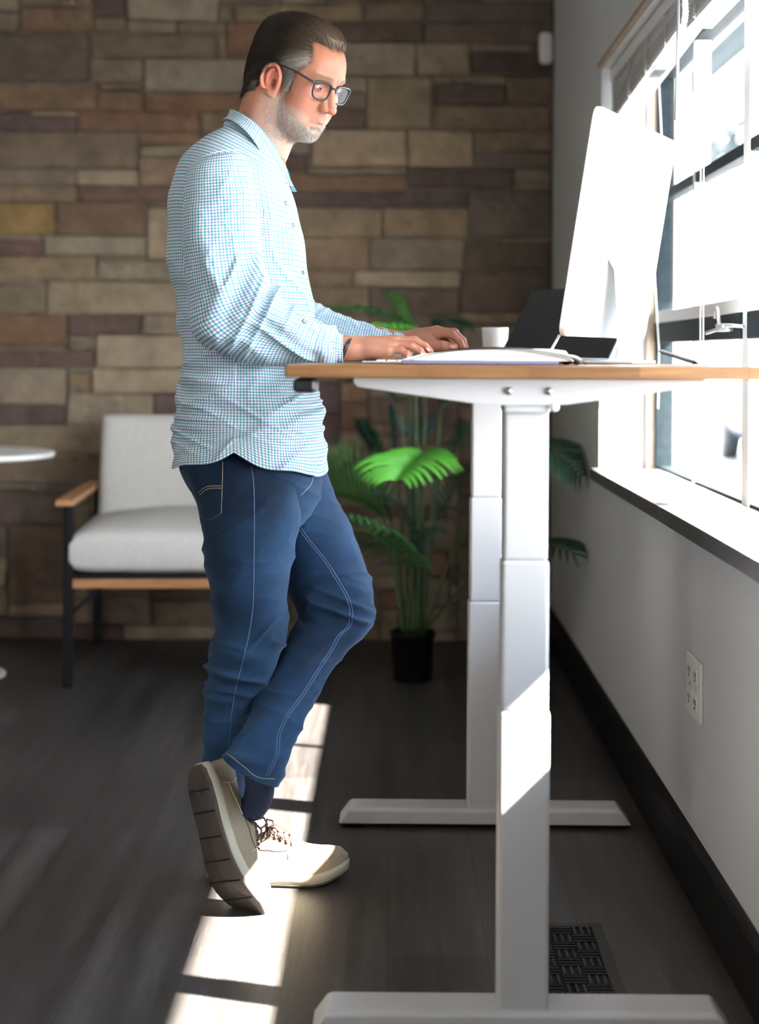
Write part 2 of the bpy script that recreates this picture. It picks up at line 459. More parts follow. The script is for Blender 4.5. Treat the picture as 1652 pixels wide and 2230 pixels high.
def m_glass(name, tint=(1, 1, 1), refl=.08, rough=.0):
    m = bpy.data.materials.new(name); m.use_nodes = True; n, l = m.node_tree.nodes, m.node_tree.links; n.clear()
    o = n.new('ShaderNodeOutputMaterial'); mx = n.new('ShaderNodeMixShader'); t = n.new('ShaderNodeBsdfTransparent'); g = n.new('ShaderNodeBsdfGlossy')
    t.inputs['Color'].default_value = (*tint, 1); g.inputs['Roughness'].default_value = rough
    fr = n.new('ShaderNodeLayerWeight'); fr.inputs['Blend'].default_value = .5
    k = mth(n, l, 'MULTIPLY_ADD', mth(n, l, 'POWER', fr.outputs['Facing'], 5.0), .12, refl/2)
    l.new(k, mx.inputs[0]); l.new(t.outputs[0], mx.inputs[1]); l.new(g.outputs[0], mx.inputs[2]); l.new(mx.outputs[0], o.inputs[0]); return m
def m_wood(name, c1, c2, rough=.4, scale=(1, 12, 12), blocks=None):
    m, n, l, b = newmat(name); tc = n.new('ShaderNodeTexCoord'); mp = n.new('ShaderNodeMapping'); mp.inputs['Scale'].default_value = scale; l.new(tc.outputs['Object'], mp.inputs[0])
    t = n.new('ShaderNodeTexNoise'); t.inputs['Scale'].default_value = 6; t.inputs['Detail'].default_value = 6; t.inputs['Distortion'].default_value = .5; l.new(mp.outputs[0], t.inputs['Vector'])
    r = n.new('ShaderNodeValToRGB'); r.color_ramp.elements[0].position = .3; r.color_ramp.elements[0].color = (*c1, 1); r.color_ramp.elements[1].position = .7; r.color_ramp.elements[1].color = (*c2, 1)
    l.new(t.outputs['Fac'], r.inputs[0]); c = r.outputs[0]
    if blocks:
        v = n.new('ShaderNodeTexBrick'); v.inputs['Scale'].default_value = 1; v.inputs['Brick Width'].default_value = blocks[0]; v.inputs['Row Height'].default_value = blocks[1]
        v.inputs['Mortar Size'].default_value = .0004; v.inputs['Color1'].default_value = (.72, .70, .66, 1); v.inputs['Color2'].default_value = (1.25, 1.2, 1.15, 1); v.inputs['Mortar'].default_value = (.6, .5, .4, 1)
        l.new(tc.outputs['Object'], v.inputs['Vector']); c = mixc(n, l, 1.0, c, v.outputs['Color'], 'MULTIPLY')
    l.new(c, b.inputs['Base Color']); b.inputs['Roughness'].default_value = rough; return m
def setcol(o, cols):
    """per-vertex colours"""
    a = o.data.color_attributes.new('Col', 'FLOAT_COLOR', 'POINT')
    c = np.ones((len(o.data.vertices), 4), np.float32); c[:, :3] = cols; a.data.foreach_set('color', c.ravel())

M_stone, M_floor, M_ging, M_denim = m_stone(), m_floor(), m_gingham(), m_denim()
M_paint = mat('grey_wall_paint', (.64, .66, .67), .45, bump=.15, bscale=90)
M_ceil = mat('ceiling_paint', (.6, .59, .57), .9)
M_leftw = mat('warm_wall_paint', (.52, .49, .45), .8)
M_mortar = mat('mortar', (.135, .115, .085), .95, var=.25, vscale=14, bump=.5, bscale=120)
M_base = mat('black_baseboard', (.004, .004, .005), .45, spec=.2, bump=.1, bscale=30)
M_sill = mat('dark_sill_laminate', (.075, .072, .075), .25, var=.2, vscale=12)
M_steel = mat('dark_window_steel', (.010, .016, .020), .6, var=.3, vscale=40, spec=.08)
M_tan = mat('tan_casing', (.36, .27, .20), .6, var=.2)
M_white = mat('white_plastic', (.80, .80, .78), .4)
M_pane = m_glass('window_glass')
M_blind = mat('white_blind_slat', (.66, .68, .67), .45)
M_cord = mat('blind_cord', (.55, .50, .45), .8)
M_desk = m_wood('oak_desktop', (.17, .080, .030), (.28, .145, .060), .35, (1.2, 20, 20), blocks=(.17, .04))
M_frame = mat('pale_grey_powder_coat', (.52, .52, .53), .38, bump=.12, bscale=300, bdist=.0006)
M_black = mat('black_plastic', (.010, .010, .012), .35)
M_rubber = mat('black_rubber', (.02, .02, .02), .7)
M_chrome = mat('bolt_steel', (.55, .55, .57), .25, 1.0)
M_alu = mat('silver_aluminium', (.78, .79, .80), .35, .6)
M_paper = mat('white_paper', (.88, .88, .87), .7)
M_ceramic = mat('white_ceramic', (.82, .82, .80), .2)
M_screen = mat('dark_laptop_screen', (.012, .012, .015), .15)
M_lapgrey = mat('space_grey_aluminium', (.10, .10, .105), .4, .5)
M_blackmetal = mat('black_metal', (.006, .006, .007), .6, spec=.2)
M_cushion = mat('off_white_cushion_fabric', (.50, .49, .465), .9, var=.05, vscale=60, bump=.3, bscale=500, bdist=.001)
M_chairwood = m_wood('light_oak', (.29, .13, .05), (.43, .22, .10), .45, (2, 20, 20))
M_pot = mat('black_pot', (.006, .006, .007), .6, spec=.25)
M_soil = mat('dark_soil', (.03, .02, .015), .95, bump=.6, bscale=80, bdist=.01)
M_stem = mat('green_stem', (.045, .080, .025), .45, var=.35, vscale=25)

# ------------------------------------------------------------------ the room
XW, XG, YR, ZS, ZH, YB = 0.61, 0.79, 4.70, 0.755, 1.92, 6.10   # wall face, glass plane, far reveal, sill, head, back wall
XO = 0.87; YN = 1.3                                            # outer face, near end of the window
def struct(o): o['kind'] = 'structure'; return o

struct(MB().box((-3.6, -2.6, -.12), (XO, YB+.3, 0)).build('floor', M_floor))
struct(MB().box((-3.6, -2.6, 2.75), (XO, YB+.3, 2.87)).build('ceiling', M_ceil))
w = MB()
w.box((XW, -2.6, 0), (XO, YB+.3, ZS-.034)); w.box((XW, -2.6, ZH), (XO, YB+.3, 2.75))
w.box((XW, YR, ZS-.034), (XO, YB+.3, ZH)); w.box((XW, -2.6, ZS-.034), (XO, YN, ZH))
struct(w.build('wall_right', M_paint))
w = MB(); w.box((-3.72, -2.6, 0), (-3.6, YB+.3, 2.75))
struct(w.build('wall_left', M_leftw))
w = MB(); w.box((-3.72, -2.72, 0), (XO, -2.6, .3)); w.box((-3.72, -2.72, 2.45), (XO, -2.6, 2.75)); w.box((-3.72, -2.72, .3), (-2.6, -2.6, 2.45)); w.box((-2.3, -2.72, .3), (XO, -2.6, 2.45))  # slit left open behind the camera, added to let in sky fill
struct(w.build('wall_front', M_leftw))

def stone_wall():
    rnd = random.Random(11)
    mo = MB().box((-3.6, YB+.012, 0), (XW, YB+.25, 2.75))
    C = 9.0                                    # cell in pixels of the photograph, on the wall plane
    x0, y0, x1, y1 = -1240, -185, 1206, 1400
    nx, ny = int((x1-x0)/C), int((y1-y0)/C)
    occ = np.zeros((ny, nx), bool); stones = []
    def put(i0, j0, i1, j1, c):
        occ[j0:j1, i0:i1] = True; stones.append((i0, j0, i1, j1, c))
    plum, tan, brown, rust, pale, gold, rose = (.085, .050, .055), (.20, .155, .105), (.135, .088, .060), (.17, .088, .050), (.29, .235, .175), (.26, .165, .055), (.21, .15, .12)
    keyed = [(0, 75, 178, 175, (.10, .075, .065)), (188, 78, 432, 122, (.155, .115, .08)), (188, 128, 305, 180, rose), (312, 132, 522, 180, pale),
        (0, 178, 200, 250, brown), (212, 203, 300, 232, rust), (305, 202, 536, 235, rust), (0, 258, 160, 286, plum), (166, 240, 395, 284, rust),
        (10, 292, 290, 366, (.16, .115, .085)), (300, 318, 396, 350, tan), (200, 375, 300, 405, pale), (300, 350, 396, 405, rose), (200, 408, 376, 436, (.12, .06, .045)),
        (18, 448, 112, 496, gold), (118, 448, 316, 500, brown), (318, 450, 400, 556, pale), (0, 522, 80, 552, plum), (92, 520, 312, 554, pale), (0, 560, 200, 612, tan), (205, 570, 400, 614, (.20, .16, .115)),
        (110, 620, 390, 686, pale), (0, 628, 104, 676, tan), (158, 692, 302, 726, plum), (0, 692, 150, 745, rust), (306, 690, 392, 730, (.25, .20, .15)),
        (8, 768, 196, 800, (.075, .042, .045)), (210, 735, 396, 800, pale), (200, 806, 396, 845, pale), (0, 806, 140, 880, (.23, .19, .155)), (30, 884, 142, 914, plum), (148, 860, 300, 912, (.26, .22, .17)), (150, 816, 196, 850, tan),
        (750, 52, 912, 82, (.085, .055, .045)), (545, 10, 780, 60, tan), (782, 0, 915, 48, (.11, .085, .06)), (925, 0, 1190, 48, (.09, .065, .052)), (925, 52, 1190, 84, (.09, .06, .05)),
        (765, 90, 900, 160, pale), (905, 92, 1010, 160, (.22, .17, .115)), (1018, 114, 1175, 140, (.055, .035, .033)),
        (945, 188, 1090, 220, (.058, .036, .036)), (798, 170, 935, 270, (.20, .165, .12)), (1098, 165, 1200, 230, (.11, .085, .07)), (700, 240, 790, 272, (.11, .07, .06)), (940, 230, 1200, 278, (.145, .10, .07)),
        (710, 285, 875, 350, pale), (880, 285, 1015, 352, (.25, .205, .145)), (1030, 285, 1200, 322, (.18, .14, .10)), (1040, 326, 1200, 358, (.13, .10, .08)),
        (700, 360, 872, 382, (.20, .16, .11)), (880, 362, 1085, 406, (.085, .05, .05)), (645, 385, 870, 408, rust), (645, 416, 1022, 446, (.085, .052, .052)),
        (660, 452, 825, 505, (.21, .165, .115)), (830, 456, 1010, 506, (.20, .15, .10)), (1020, 370, 1200, 510, (.115, .09, .075)), (1130, 518, 1200, 527, (.34, .25, .18)),
        (665, 515, 790, 582, (.20, .145, .105)), (800, 514, 1000, 582, (.19, .14, .10)), (1010, 530, 1200, 585, (.10, .075, .065)), (770, 590, 995, 618, pale), (680, 592, 765, 618, (.18, .14, .11)), (1000, 590, 1200, 662, (.10, .072, .06)),
        (690, 624, 800, 664, (.20, .16, .12)), (806, 624, 990, 666, (.115, .085, .072)),
        (0, 1078, 130, 1128, (.10, .065, .055)), (0, 1000, 190, 1040, (.14, .11, .085)), (60, 1150, 125, 1300, (.13, .085, .065)), (0, 1345, 120, 1385, (.07, .045, .038))]
    def tocell(x, y): return int(round((x-x0)/C)), int(round((y-y0)/C))
    for a, b, c, d, col in keyed:
        i0, j0 = tocell(a, b); i1, j1 = tocell(c, d); j1 = max(j1, j0+1)
        i0, i1, j0, j1 = max(i0, 0), min(i1, nx), max(j0, 0), min(j1, ny)
        if occ[j0:j1, i0:i1].any(): 
            while j0 < j1-1 and occ[j0, i0:i1].any(): j0 += 1
            while i0 < i1-1 and occ[j0:j1, i0].any(): i0 += 1
            while j1 > j0+1 and occ[j1-1, i0:i1].any(): j1 -= 1
            if occ[j0:j1, i0:i1].any(): continue
        put(i0, j0, i1, j1, col)
    for _ in range(4):
        for q, (i0, j0, i1, j1, c) in enumerate(stones):
            if i1 < nx and not occ[j0:j1, i1].any(): occ[j0:j1, i1] = True; i1 += 1
            if i0 > 0 and not occ[j0:j1, i0-1].any(): i0 -= 1; occ[j0:j1, i0] = True
            if _ < 2 and j1 < ny and not occ[j1, i0:i1].any(): occ[j1, i0:i1] = True; j1 += 1
            stones[q] = (i0, j0, i1, j1, c)
    pal = [tan, tan, brown, rose, pale, (.18, .135, .095), (.16, .115, .085), rust, plum, (.23, .19, .14), (.20, .15, .115), (.13, .095, .075)]
    for j in range(ny):
        for i in range(nx):
            if occ[j, i]: continue
            hh = rnd.choice([3, 4, 5, 6, 7, 7, 8]); ww = rnd.choice([12, 15, 18, 22, 26, 30])
            k = 0
            while k < ww and i+k < nx and not occ[j, i+k]: k += 1
            if nx-(i+k) < 4 and i+k >= nx-4: k = nx-i
            q = 1
            while q < hh and j+q < ny and not occ[j+q, i:i+k].any(): q += 1
            if ny-(j+q) < 3: 
                q2 = ny-j
                if not occ[j:j+q2, i:i+k].any(): q = q2
            put(i, j, i+k, j+q, pal[rnd.randrange(len(pal))])
    vs, fs, cols = [], [], []
    sc = YB/FPX
    for (i0, j0, i1, j1, c) in stones:
        g = .0032
        xa, xb = (x0+i0*C-PX)*sc+g, (x0+i1*C-PX)*sc-g
        zb, za = CH-(y0+j0*C-PY)*sc-g, CH-(y0+j1*C-PY)*sc+g
        xa = max(xa, -3.6); xb = min(xb, XW); za = max(za, 0.0); zb = min(zb, 2.75)
        if xb-xa < .02 or zb-za < .006: continue
        dep = rnd.uniform(0, .008); r = min(.007, (xb-xa)/3, (zb-za)/3)
        jit = [rnd.uniform(-.0035, .0035) for _ in range(8)]
        b = rnd.uniform(.86, 1.12)*1.08; lum = sum(c)/3; c = tuple((q_*.88+lum*.12)*.82+k_*.18 for q_, k_ in zip(c, (.17, .135, .10))); t = rnd.uniform(-.06, .06)
        cc = (c[0]*b*(1+t), c[1]*b, c[2]*b*(1-t))
        out = []
        cs = [(xa+r, za+r, 180), (xb-r, za+r, 270), (xb-r, zb-r, 0), (xa+r, zb-r, 90)]
        for q, (cx, cz, a0) in enumerate(cs):
            for s in (0, 45, 90):
                a = math.radians(a0+s); out.append((cx+r*math.cos(a)+jit[q], cz+r*math.sin(a)+jit[q+4]))
        n0 = len(vs); m = len(out); cx = (xa+xb)/2; cz = (za+zb)/2
        lay = [(0.0, YB+.014), (.0, YB-dep+.006), (.006, YB-dep)]
        for ins, y in lay:
            for (px_, pz_) in out:
                dx, dz = cx-px_, cz-pz_; L = math.hypot(dx, dz)+1e-6
                vs.append((min(px_+dx/L*ins, XW), y, max(pz_+dz/L*ins, 0.0))); cols.append(cc)
        for a in range(2):
            for k in range(m):
                k2 = (k+1) % m; fs.append((n0+a*m+k, n0+a*m+k2, n0+(a+1)*m+k2, n0+(a+1)*m+k))
        fs.append(tuple(n0+2*m+k for k in range(m)))
    me = bpy.data.meshes.new('wall_back'); me.from_pydata(vs, [], fs)
    bm = bmesh.new(); bm.from_mesh(me); bmesh.ops.recalc_face_normals(bm, faces=bm.faces); bm.to_mesh(me); bm.free()
    o = link('wall_back', me, M_stone, smooth=False); setcol(o, np.array(cols)); struct(o)
    m = mo.build('mortar', M_mortar, o)
stone_wall()
# black baseboard of the window wall, tan corner bead over the window, dark sill
b = MB().prism([(XW, 0), (XW-.013, 0), (XW-.013, .118), (XW-.008, .130), (XW, .134)], 1, -2.6, YB-.004)
struct(b.build('baseboard_right', M_base))
struct(MB().box((XW-.012, YN-.1, ZH+.004), (XW+.001, YR+.012, ZH+.022)).build('trim_1', M_tan, bevel=.004))
struct(MB().box((XW-.024, YN-.1, ZS-.034), (XG-.02, YR+.03, ZS)).build('trim_2', M_sill, bevel=.003))

# ------------------------------------------------------------------ the window
def window():
    r = empty('window_1', (XG, YR, ZS), kind='structure')
    inv = Matrix.Translation((-XG, -YR, -ZS))
    def bx(mb, lo, hi): mb.box(Vector(lo)-Vector((XG, YR, ZS)), Vector(hi)-Vector((XG, YR, ZS)))
    f = MB(); bx(f, (XG-.022, YR-.030, ZS), (XG+.03, YR, ZH)); bx(f, (XG-.022, YN, ZS), (XG+.03, YN+.03, ZH))
    bx(f, (XG-.015, YN, ZS), (XG+.03, YR, ZS+.010)); bx(f, (XG-.022, YN, ZH-.03), (XG+.03, YR, ZH))
    f.build('window_frame', M_steel, r, bevel=.002)
    g = MB(); bx(g, (XG-.048, YR-.018, ZS), (XG-.022, YR-.002, ZH)); g.build('casing', M_tan, r)
    for z0, z1, dx in ((1.122, 1.180, .024), (1.527, 1.555, .018)):
        for ya, yb in ((YN, 1.9), (1.96, 3.47), (3.53, YR)):
            t = MB(); bx(t, (XG-dx, ya, z0), (XG+dx, yb, z1)); t.build('transom_bar', M_steel, r, bevel=.003)
            if z0 < 1.2: t = MB(); bx(t, (XG-.026, ya, z1), (XG+.02, yb, z1+.032)); t.build('sun_stop_rail', M_white, r, bevel=.003)  # white rail added above the transom to block a second sun strip
    for y0, y1, m in ((1.90, 1.96, M_white), (3.47, 3.53, M_white), (4.10, 4.122, M_white)):
        t = MB(); bx(t, (XG-.02, y0, ZS), (XG+.02, y1, ZH)); t.build('mullion', m, r, bevel=.003)
    for za, zb in ((ZS, 1.122), (1.18, 1.527), (1.555, ZH)):
        for ya, yb in ((YN, 1.9), (1.96, 3.47), (3.53, 4.10), (4.122, 4.70)):
            t = MB(); bx(t, (XG-.002, ya+.001, za+.001), (XG+.002, yb-.001, zb-.001)); t.build('pane', M_pane, r)
    # crank handle and hinge arm on the lower transom
    k = MB(); p = P(1575, 716, 3500*(XG-.035)/(1575-PX)); y = p.y-YR
    k.tube([(-.055, y+.10, .383), (-.04, y+.02, .392), (-.045, y-.08, .398), (-.035, y-.20, .393)], .004)
    k.box((-.05, y-.06, .385), (-.026, y+.02, .402))
    k.tube([(-.05, y-.02, .402), (-.05, y-.012, .424), (-.05, y+.004, .438), (-.05, y+.022, .432), (-.05, y+.024, .415)], .0045)
    k.build('crank_handle', M_alu, r, smooth=True)
window()

# ------------------------------------------------------------------ blinds raised in the window head
def blind(ya, yb, zlow_far, zlow_near, label):
    xa, xb = .632, .688
    r = empty('window_blind', ((xa+xb)/2, yb, 1.88), label=label, cat='blind', group='blinds raised in the window head')
    O = Vector(r.location)
    def bx(mb, lo, hi): mb.box(Vector(lo)-O, Vector(hi)-O)
    h = MB(); bx(h, (xa, ya, 1.882), (xb, yb, 1.918)); h.build('headrail', M_white, r, bevel=.002)
    n = 34
    s = MB()
    for i in range(n):
        t = i/(n-1)
        zf = 1.878+(zlow_far+.014-1.878)*t; zn = 1.878+(zlow_near+.014-1.878)*t
        dx = random.Random(i).uniform(-.0015, .0015)
        vs = []
        for y, z in ((yb-.005, zf), (ya+.005, zn)):
            for x, q in ((xa+.003, 0), ((xa+xb)/2, .0016), (xb-.003, 0)): vs.append(Vector((x+dx, y, z+q))-O)
        for y, z in ((yb-.005, zf), (ya+.005, zn)):
            for x, q in ((xa+.003, 0), ((xa+xb)/2, .0016), (xb-.003, 0)): vs.append(Vector((x+dx, y, z+q-.0016))-O)
        s.add(vs, [(0, 1, 4, 3), (1, 2, 5, 4), (6, 9, 10, 7), (7, 10, 11, 8), (0, 3, 9, 6), (2, 8, 11, 5), (0, 6, 7, 1), (1, 7, 8, 2), (3, 4, 10, 9), (4, 5, 11, 10)])
    s.build('slat_stack', M_blind, r)
    b = MB(); vs = []
    for y, z in ((yb-.002, zlow_far), (ya+.002, zlow_near)):
        for x, q in ((xa, .0), (xb, .0), (xb, .013), (xa, .013)): vs.append(Vector((x, y, z+q))-O)
    b.add(vs, [(0, 1, 2, 3), (7, 6, 5, 4), (0, 4, 5, 1), (1, 5, 6, 2), (2, 6, 7, 3), (3, 7, 4, 0)])
    b.build('bottom_rail', M_white, r, bevel=.002)
    # ladder cords bunched over the stack
    rnd = random.Random(3); nl = int((yb-ya)/.30)+1
    for k in range(nl):
        y = yb-.12-k*.28
        if y < ya+.05: break
        t = (yb-y)/(yb-ya); zb_ = zlow_far+(zlow_near-zlow_far)*t
        c = MB()
        for q in range(3):
            pts = []
            for j in range(14):
                z = 1.875+(zb_-1.875)*j/13
                pts.append(Vector((xa-.003-.004*rnd.random(), y+rnd.uniform(-.010, .010), z))-O)
            c.tube(pts, .0011, 5)
        pts = [Vector((xa-.004+.002*math.cos(a), y+.012*math.cos(a), zb_-.004+.014*math.sin(a)))-O for a in [i*.6 for i in range(9)]]
        c.tube(pts, .0012, 5)
        c.build('ladder_cord', M_cord, r, smooth=True)
    return r, O
bl, O = blind(3.53, 4.68, 1.757, 1.815, 'white slatted blind drawn up at the far end of the window')
# printed label under the bottom rail: unreadable rows of small print
lb = MB()
t0 = (4.68-4.02)/1.15; z = 1.757+(.058)*t0-.0008
lbm = MB(); lbm.box(Vector((.640, 3.93, z-.0005+.002))-O, Vector((.680, 4.10, z+.0006))-O)
lbm.build('printed_label', M_paper, bl)
rnd = random.Random(5)
for r_ in range(5):
    x = .645+.0065*r_; y = 3.955
    while y < 4.08:
        L = rnd.uniform(.006, .018); lb.box(Vector((x, y, z-.0020))-O, Vector((x+.003, min(y+L, 4.085), z-.0006))-O); y += L+.004
lb.build('label_print', M_black, bl)
bl2, O2 = blind(1.33, 3.47, 1.79, 1.79, 'white slatted blind drawn up nearest the camera, past the wide mullion')
# pull cords
c = MB(); c.tube([(.66, 4.0, 1.775), (.675, 4.03, 1.6), (.69, 4.10, 1.45), (.68, 4.17, 1.30), (.685, 4.12, 1.10), (.68, 4.1, .95)], .0022, 6)
tag(c.build('blind_cord', M_white, smooth=True), 'long white pull cord hanging slack beside the far blind', 'cord')
c = MB()
for d in (0, .035): c.tube([(.70, 3.62+d, 1.795), (.70, 3.62+d, 1.4), (.702, 3.62+d, 1.04)], .0018, 6)
tag(c.build('blind_cord', M_white, smooth=True), 'pair of thin white cords hanging straight in front of the transom', 'cord')
c = MB(); c.tube([(.620, 3.50, 1.885), (.620, 3.51, 1.70), (.620, 3.52, 1.60)], .0035, 8)
tag(c.build('tilt_wand', M_alu, smooth=True), 'clear tilt wand hanging from the blind headrail', 'wand')

# wall sensor in the corner, outlet, floor register
s = MB(); s.box((.550, YB-.052, 2.185), (.602, YB-.014, 2.305))
o = s.build('motion_sensor', M_white, bevel=.018, seg=4); tag(o, 'white rounded sensor high on the stone wall in the corner', 'sensor')
def outlet():
    ya, yb, za, zb = 3.125, 3.275, .365, .485
    r = empty('wall_outlet', (XW, (ya+yb)/2, (za+zb)/2), label='white double electrical outlet on the grey wall under the sill', cat='outlet')
    O = Vector(r.location)
    p = MB(); p.box(Vector((XW-.006, ya, za))-O, Vector((XW, yb, zb))-O); p.build('cover_plate', M_white, r, bevel=.004, seg=3)
    for cy in (ya+.043, yb-.043):
        for cz in (.398, .452):
            q = MB(); q.box(Vector((XW-.0085, cy-.019, cz-.016))-O, Vector((XW-.005, cy+.019, cz+.016))-O); s = q.build('socket', M_white, r, bevel=.003)
            d = MB()
            for dy in (-.008, .006): d.box(Vector((XW-.0092, cy+dy-.001, cz-.003))-O, Vector((XW-.0084, cy+dy+.0015, cz+.008))-O)
            d.box(Vector((XW-.0092, cy-.003, cz-.011))-O, Vector((XW-.0084, cy+.003, cz-.006))-O); d.build('slot', M_black, s)
        e = MB(); e.lathe([(.003, 0), (.003, .001), (.001, .0015)], 10)
        eo = e.build('screw', M_chrome, r, smooth=True); eo.location = Vector((XW-.006, cy, .425))-O; eo.rotation_euler = (0, -math.pi/2, 0)
outlet()
def register():
    xa, xb, ya, yb = .240, .405, 2.655, 3.055
    M_reg = mat('black_cast_register', (.012, .013, .014), .5)
    M_duct = mat('duct_shade', (.002, .002, .002), .9)
    r = empty('floor_register', ((xa+xb)/2, (ya+yb)/2, 0), label='black floor vent register with basket-weave grille by the desk foot', cat='vent')
    O = Vector(r.location)
    f = MB(); e = .022
    for lo, hi in (((xa, ya, 0), (xb, ya+e, .006)), ((xa, yb-e, 0), (xb, yb, .006)), ((xa, ya+e, 0), (xa+e, yb-e, .006)), ((xb-e, ya+e, 0), (xb, yb-e, .006))):
        f.box(Vector(lo)-O, Vector(hi)-O)
    f.build('frame', M_reg, r, bevel=.002)
    d = MB(); d.box(Vector((xa+.01, ya+.01, .0003))-O, Vector((xb-.01, yb-.01, .0012))-O); d.build('duct_shade_sheet', M_duct, r)  # near-black sheet stands in for the shade down the duct
    g = MB(); nx_, ny_ = 3, 9; cw = (xb-xa-2*e)/nx_; ch = (yb-ya-2*e)/ny_
    for i in range(nx_):
        for j in range(ny_):
            cx, cy = xa+e+cw*(i+.5), ya+e+ch*(j+.5)
            for k in (-1, 0, 1):
                if (i+j) % 2: g.box(Vector((cx-cw/2, cy+k*ch*.33-.0022, .001))-O, Vector((cx+cw/2, cy+k*ch*.33+.0022, .0052))-O)
                else: g.box(Vector((cx+k*cw*.33-.0022, cy-ch/2, .001))-O, Vector((cx+k*cw*.33+.0022, cy+ch/2, .0052))-O)
    g.build('grille', M_reg, r)
register()

# ------------------------------------------------------------------ outside the window
M_conc = mat('pale_concrete', (.22, .22, .215), .9, var=.1, vscale=2)
M_white_b = mat('white_render', (.78, .78, .76), .8)
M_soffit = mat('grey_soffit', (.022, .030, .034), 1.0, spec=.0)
M_treeleaf = mat('tree_leaves', (.010, .018, .020), .8, var=.4, vscale=3)
M_bark = mat('bark', (.06, .045, .03), .9)
M_carpaint = mat('grey_blue_car_paint', (.012, .017, .030), .35, .3)
M_carglass = mat('car_window_glass', (.01, .012, .016), .15)
M_red = mat('red_tail_light', (.5, .012, .02), .3)
M_tyre = mat('tyre_rubber', (.01, .01, .01), .8)
struct(MB().box((XO, -12, -.27), (60, 110, -.15)).build('ground_outside', M_conc))
def canopy():
    r = empty('canopy', (1.9, 2.5, 2.6), label='white-edged canopy with grey soffit running along the outside of the window', cat='canopy')
    O = Vector(r.location)
    a = MB(); a.box(Vector((1.30, -2.5, 3.00))-O, Vector((2.2, 13, 3.04))-O); a.build('soffit', M_soffit, r)
    a = MB(); a.box(Vector((2.2, -2.5, 2.64))-O, Vector((2.26, 13, 3.06))-O); a.build('fascia', M_white_b, r)
    for y in (-1.0, 12.5):
        a = MB(); a.box(Vector((2.17, y, -.15))-O, Vector((2.27, y+.1, 2.64))-O); a.build('post', M_white_b, r)
    for y in (1.0, 5.6, 7.6):
        a = MB(); a.box(Vector((1.30, y, 2.95))-O, Vector((2.2, y+.08, 3.0))-O); a.build('rafter', M_steel, r)
canopy()
def tree(x, y, h, seed, label):
    rnd = np.random.RandomState(seed)
    r = empty('street_tree', (x, y, -.15), label=label, cat='tree', group='trees across the street')
    t = MB(); t.tube([(0, 0, 0), (.1, 0, h*.25), (0, .1, h*.5)], [.22, .18, .12], 10); t.tube([(0, .1, h*.5), (0, 0, h*.8)], [.12, .06], 8); t.build('trunk', M_bark, r, smooth=True)
    cr = MB()
    nb = 900
    for k in range(nb):
        d = rnd.normal(size=3); d /= np.linalg.norm(d); q = d*rnd.uniform(.55, 1.0)*np.array([h*.30, h*.30, h*.11])+np.array([0, 0, h*.80])
        s = rnd.uniform(.15, .4); a = rnd.normal(size=3); a /= np.linalg.norm(a); b_ = np.cross(a, rnd.normal(size=3)); b_ /= np.linalg.norm(b_)
        cr.add([q-a*s, q+b_*s*.5, q+a*s, q-b_*s*.5], [(0, 1, 2, 3)])
    cr.build('crown', M_treeleaf, r, recalc=False)
tree(13.5, 62, 12.3, 1, 'dark tree beyond the street, seen in the gap under the canopy')
tree(17.5, 76, 15.0, 2, 'darker tree standing behind and right of the first one')
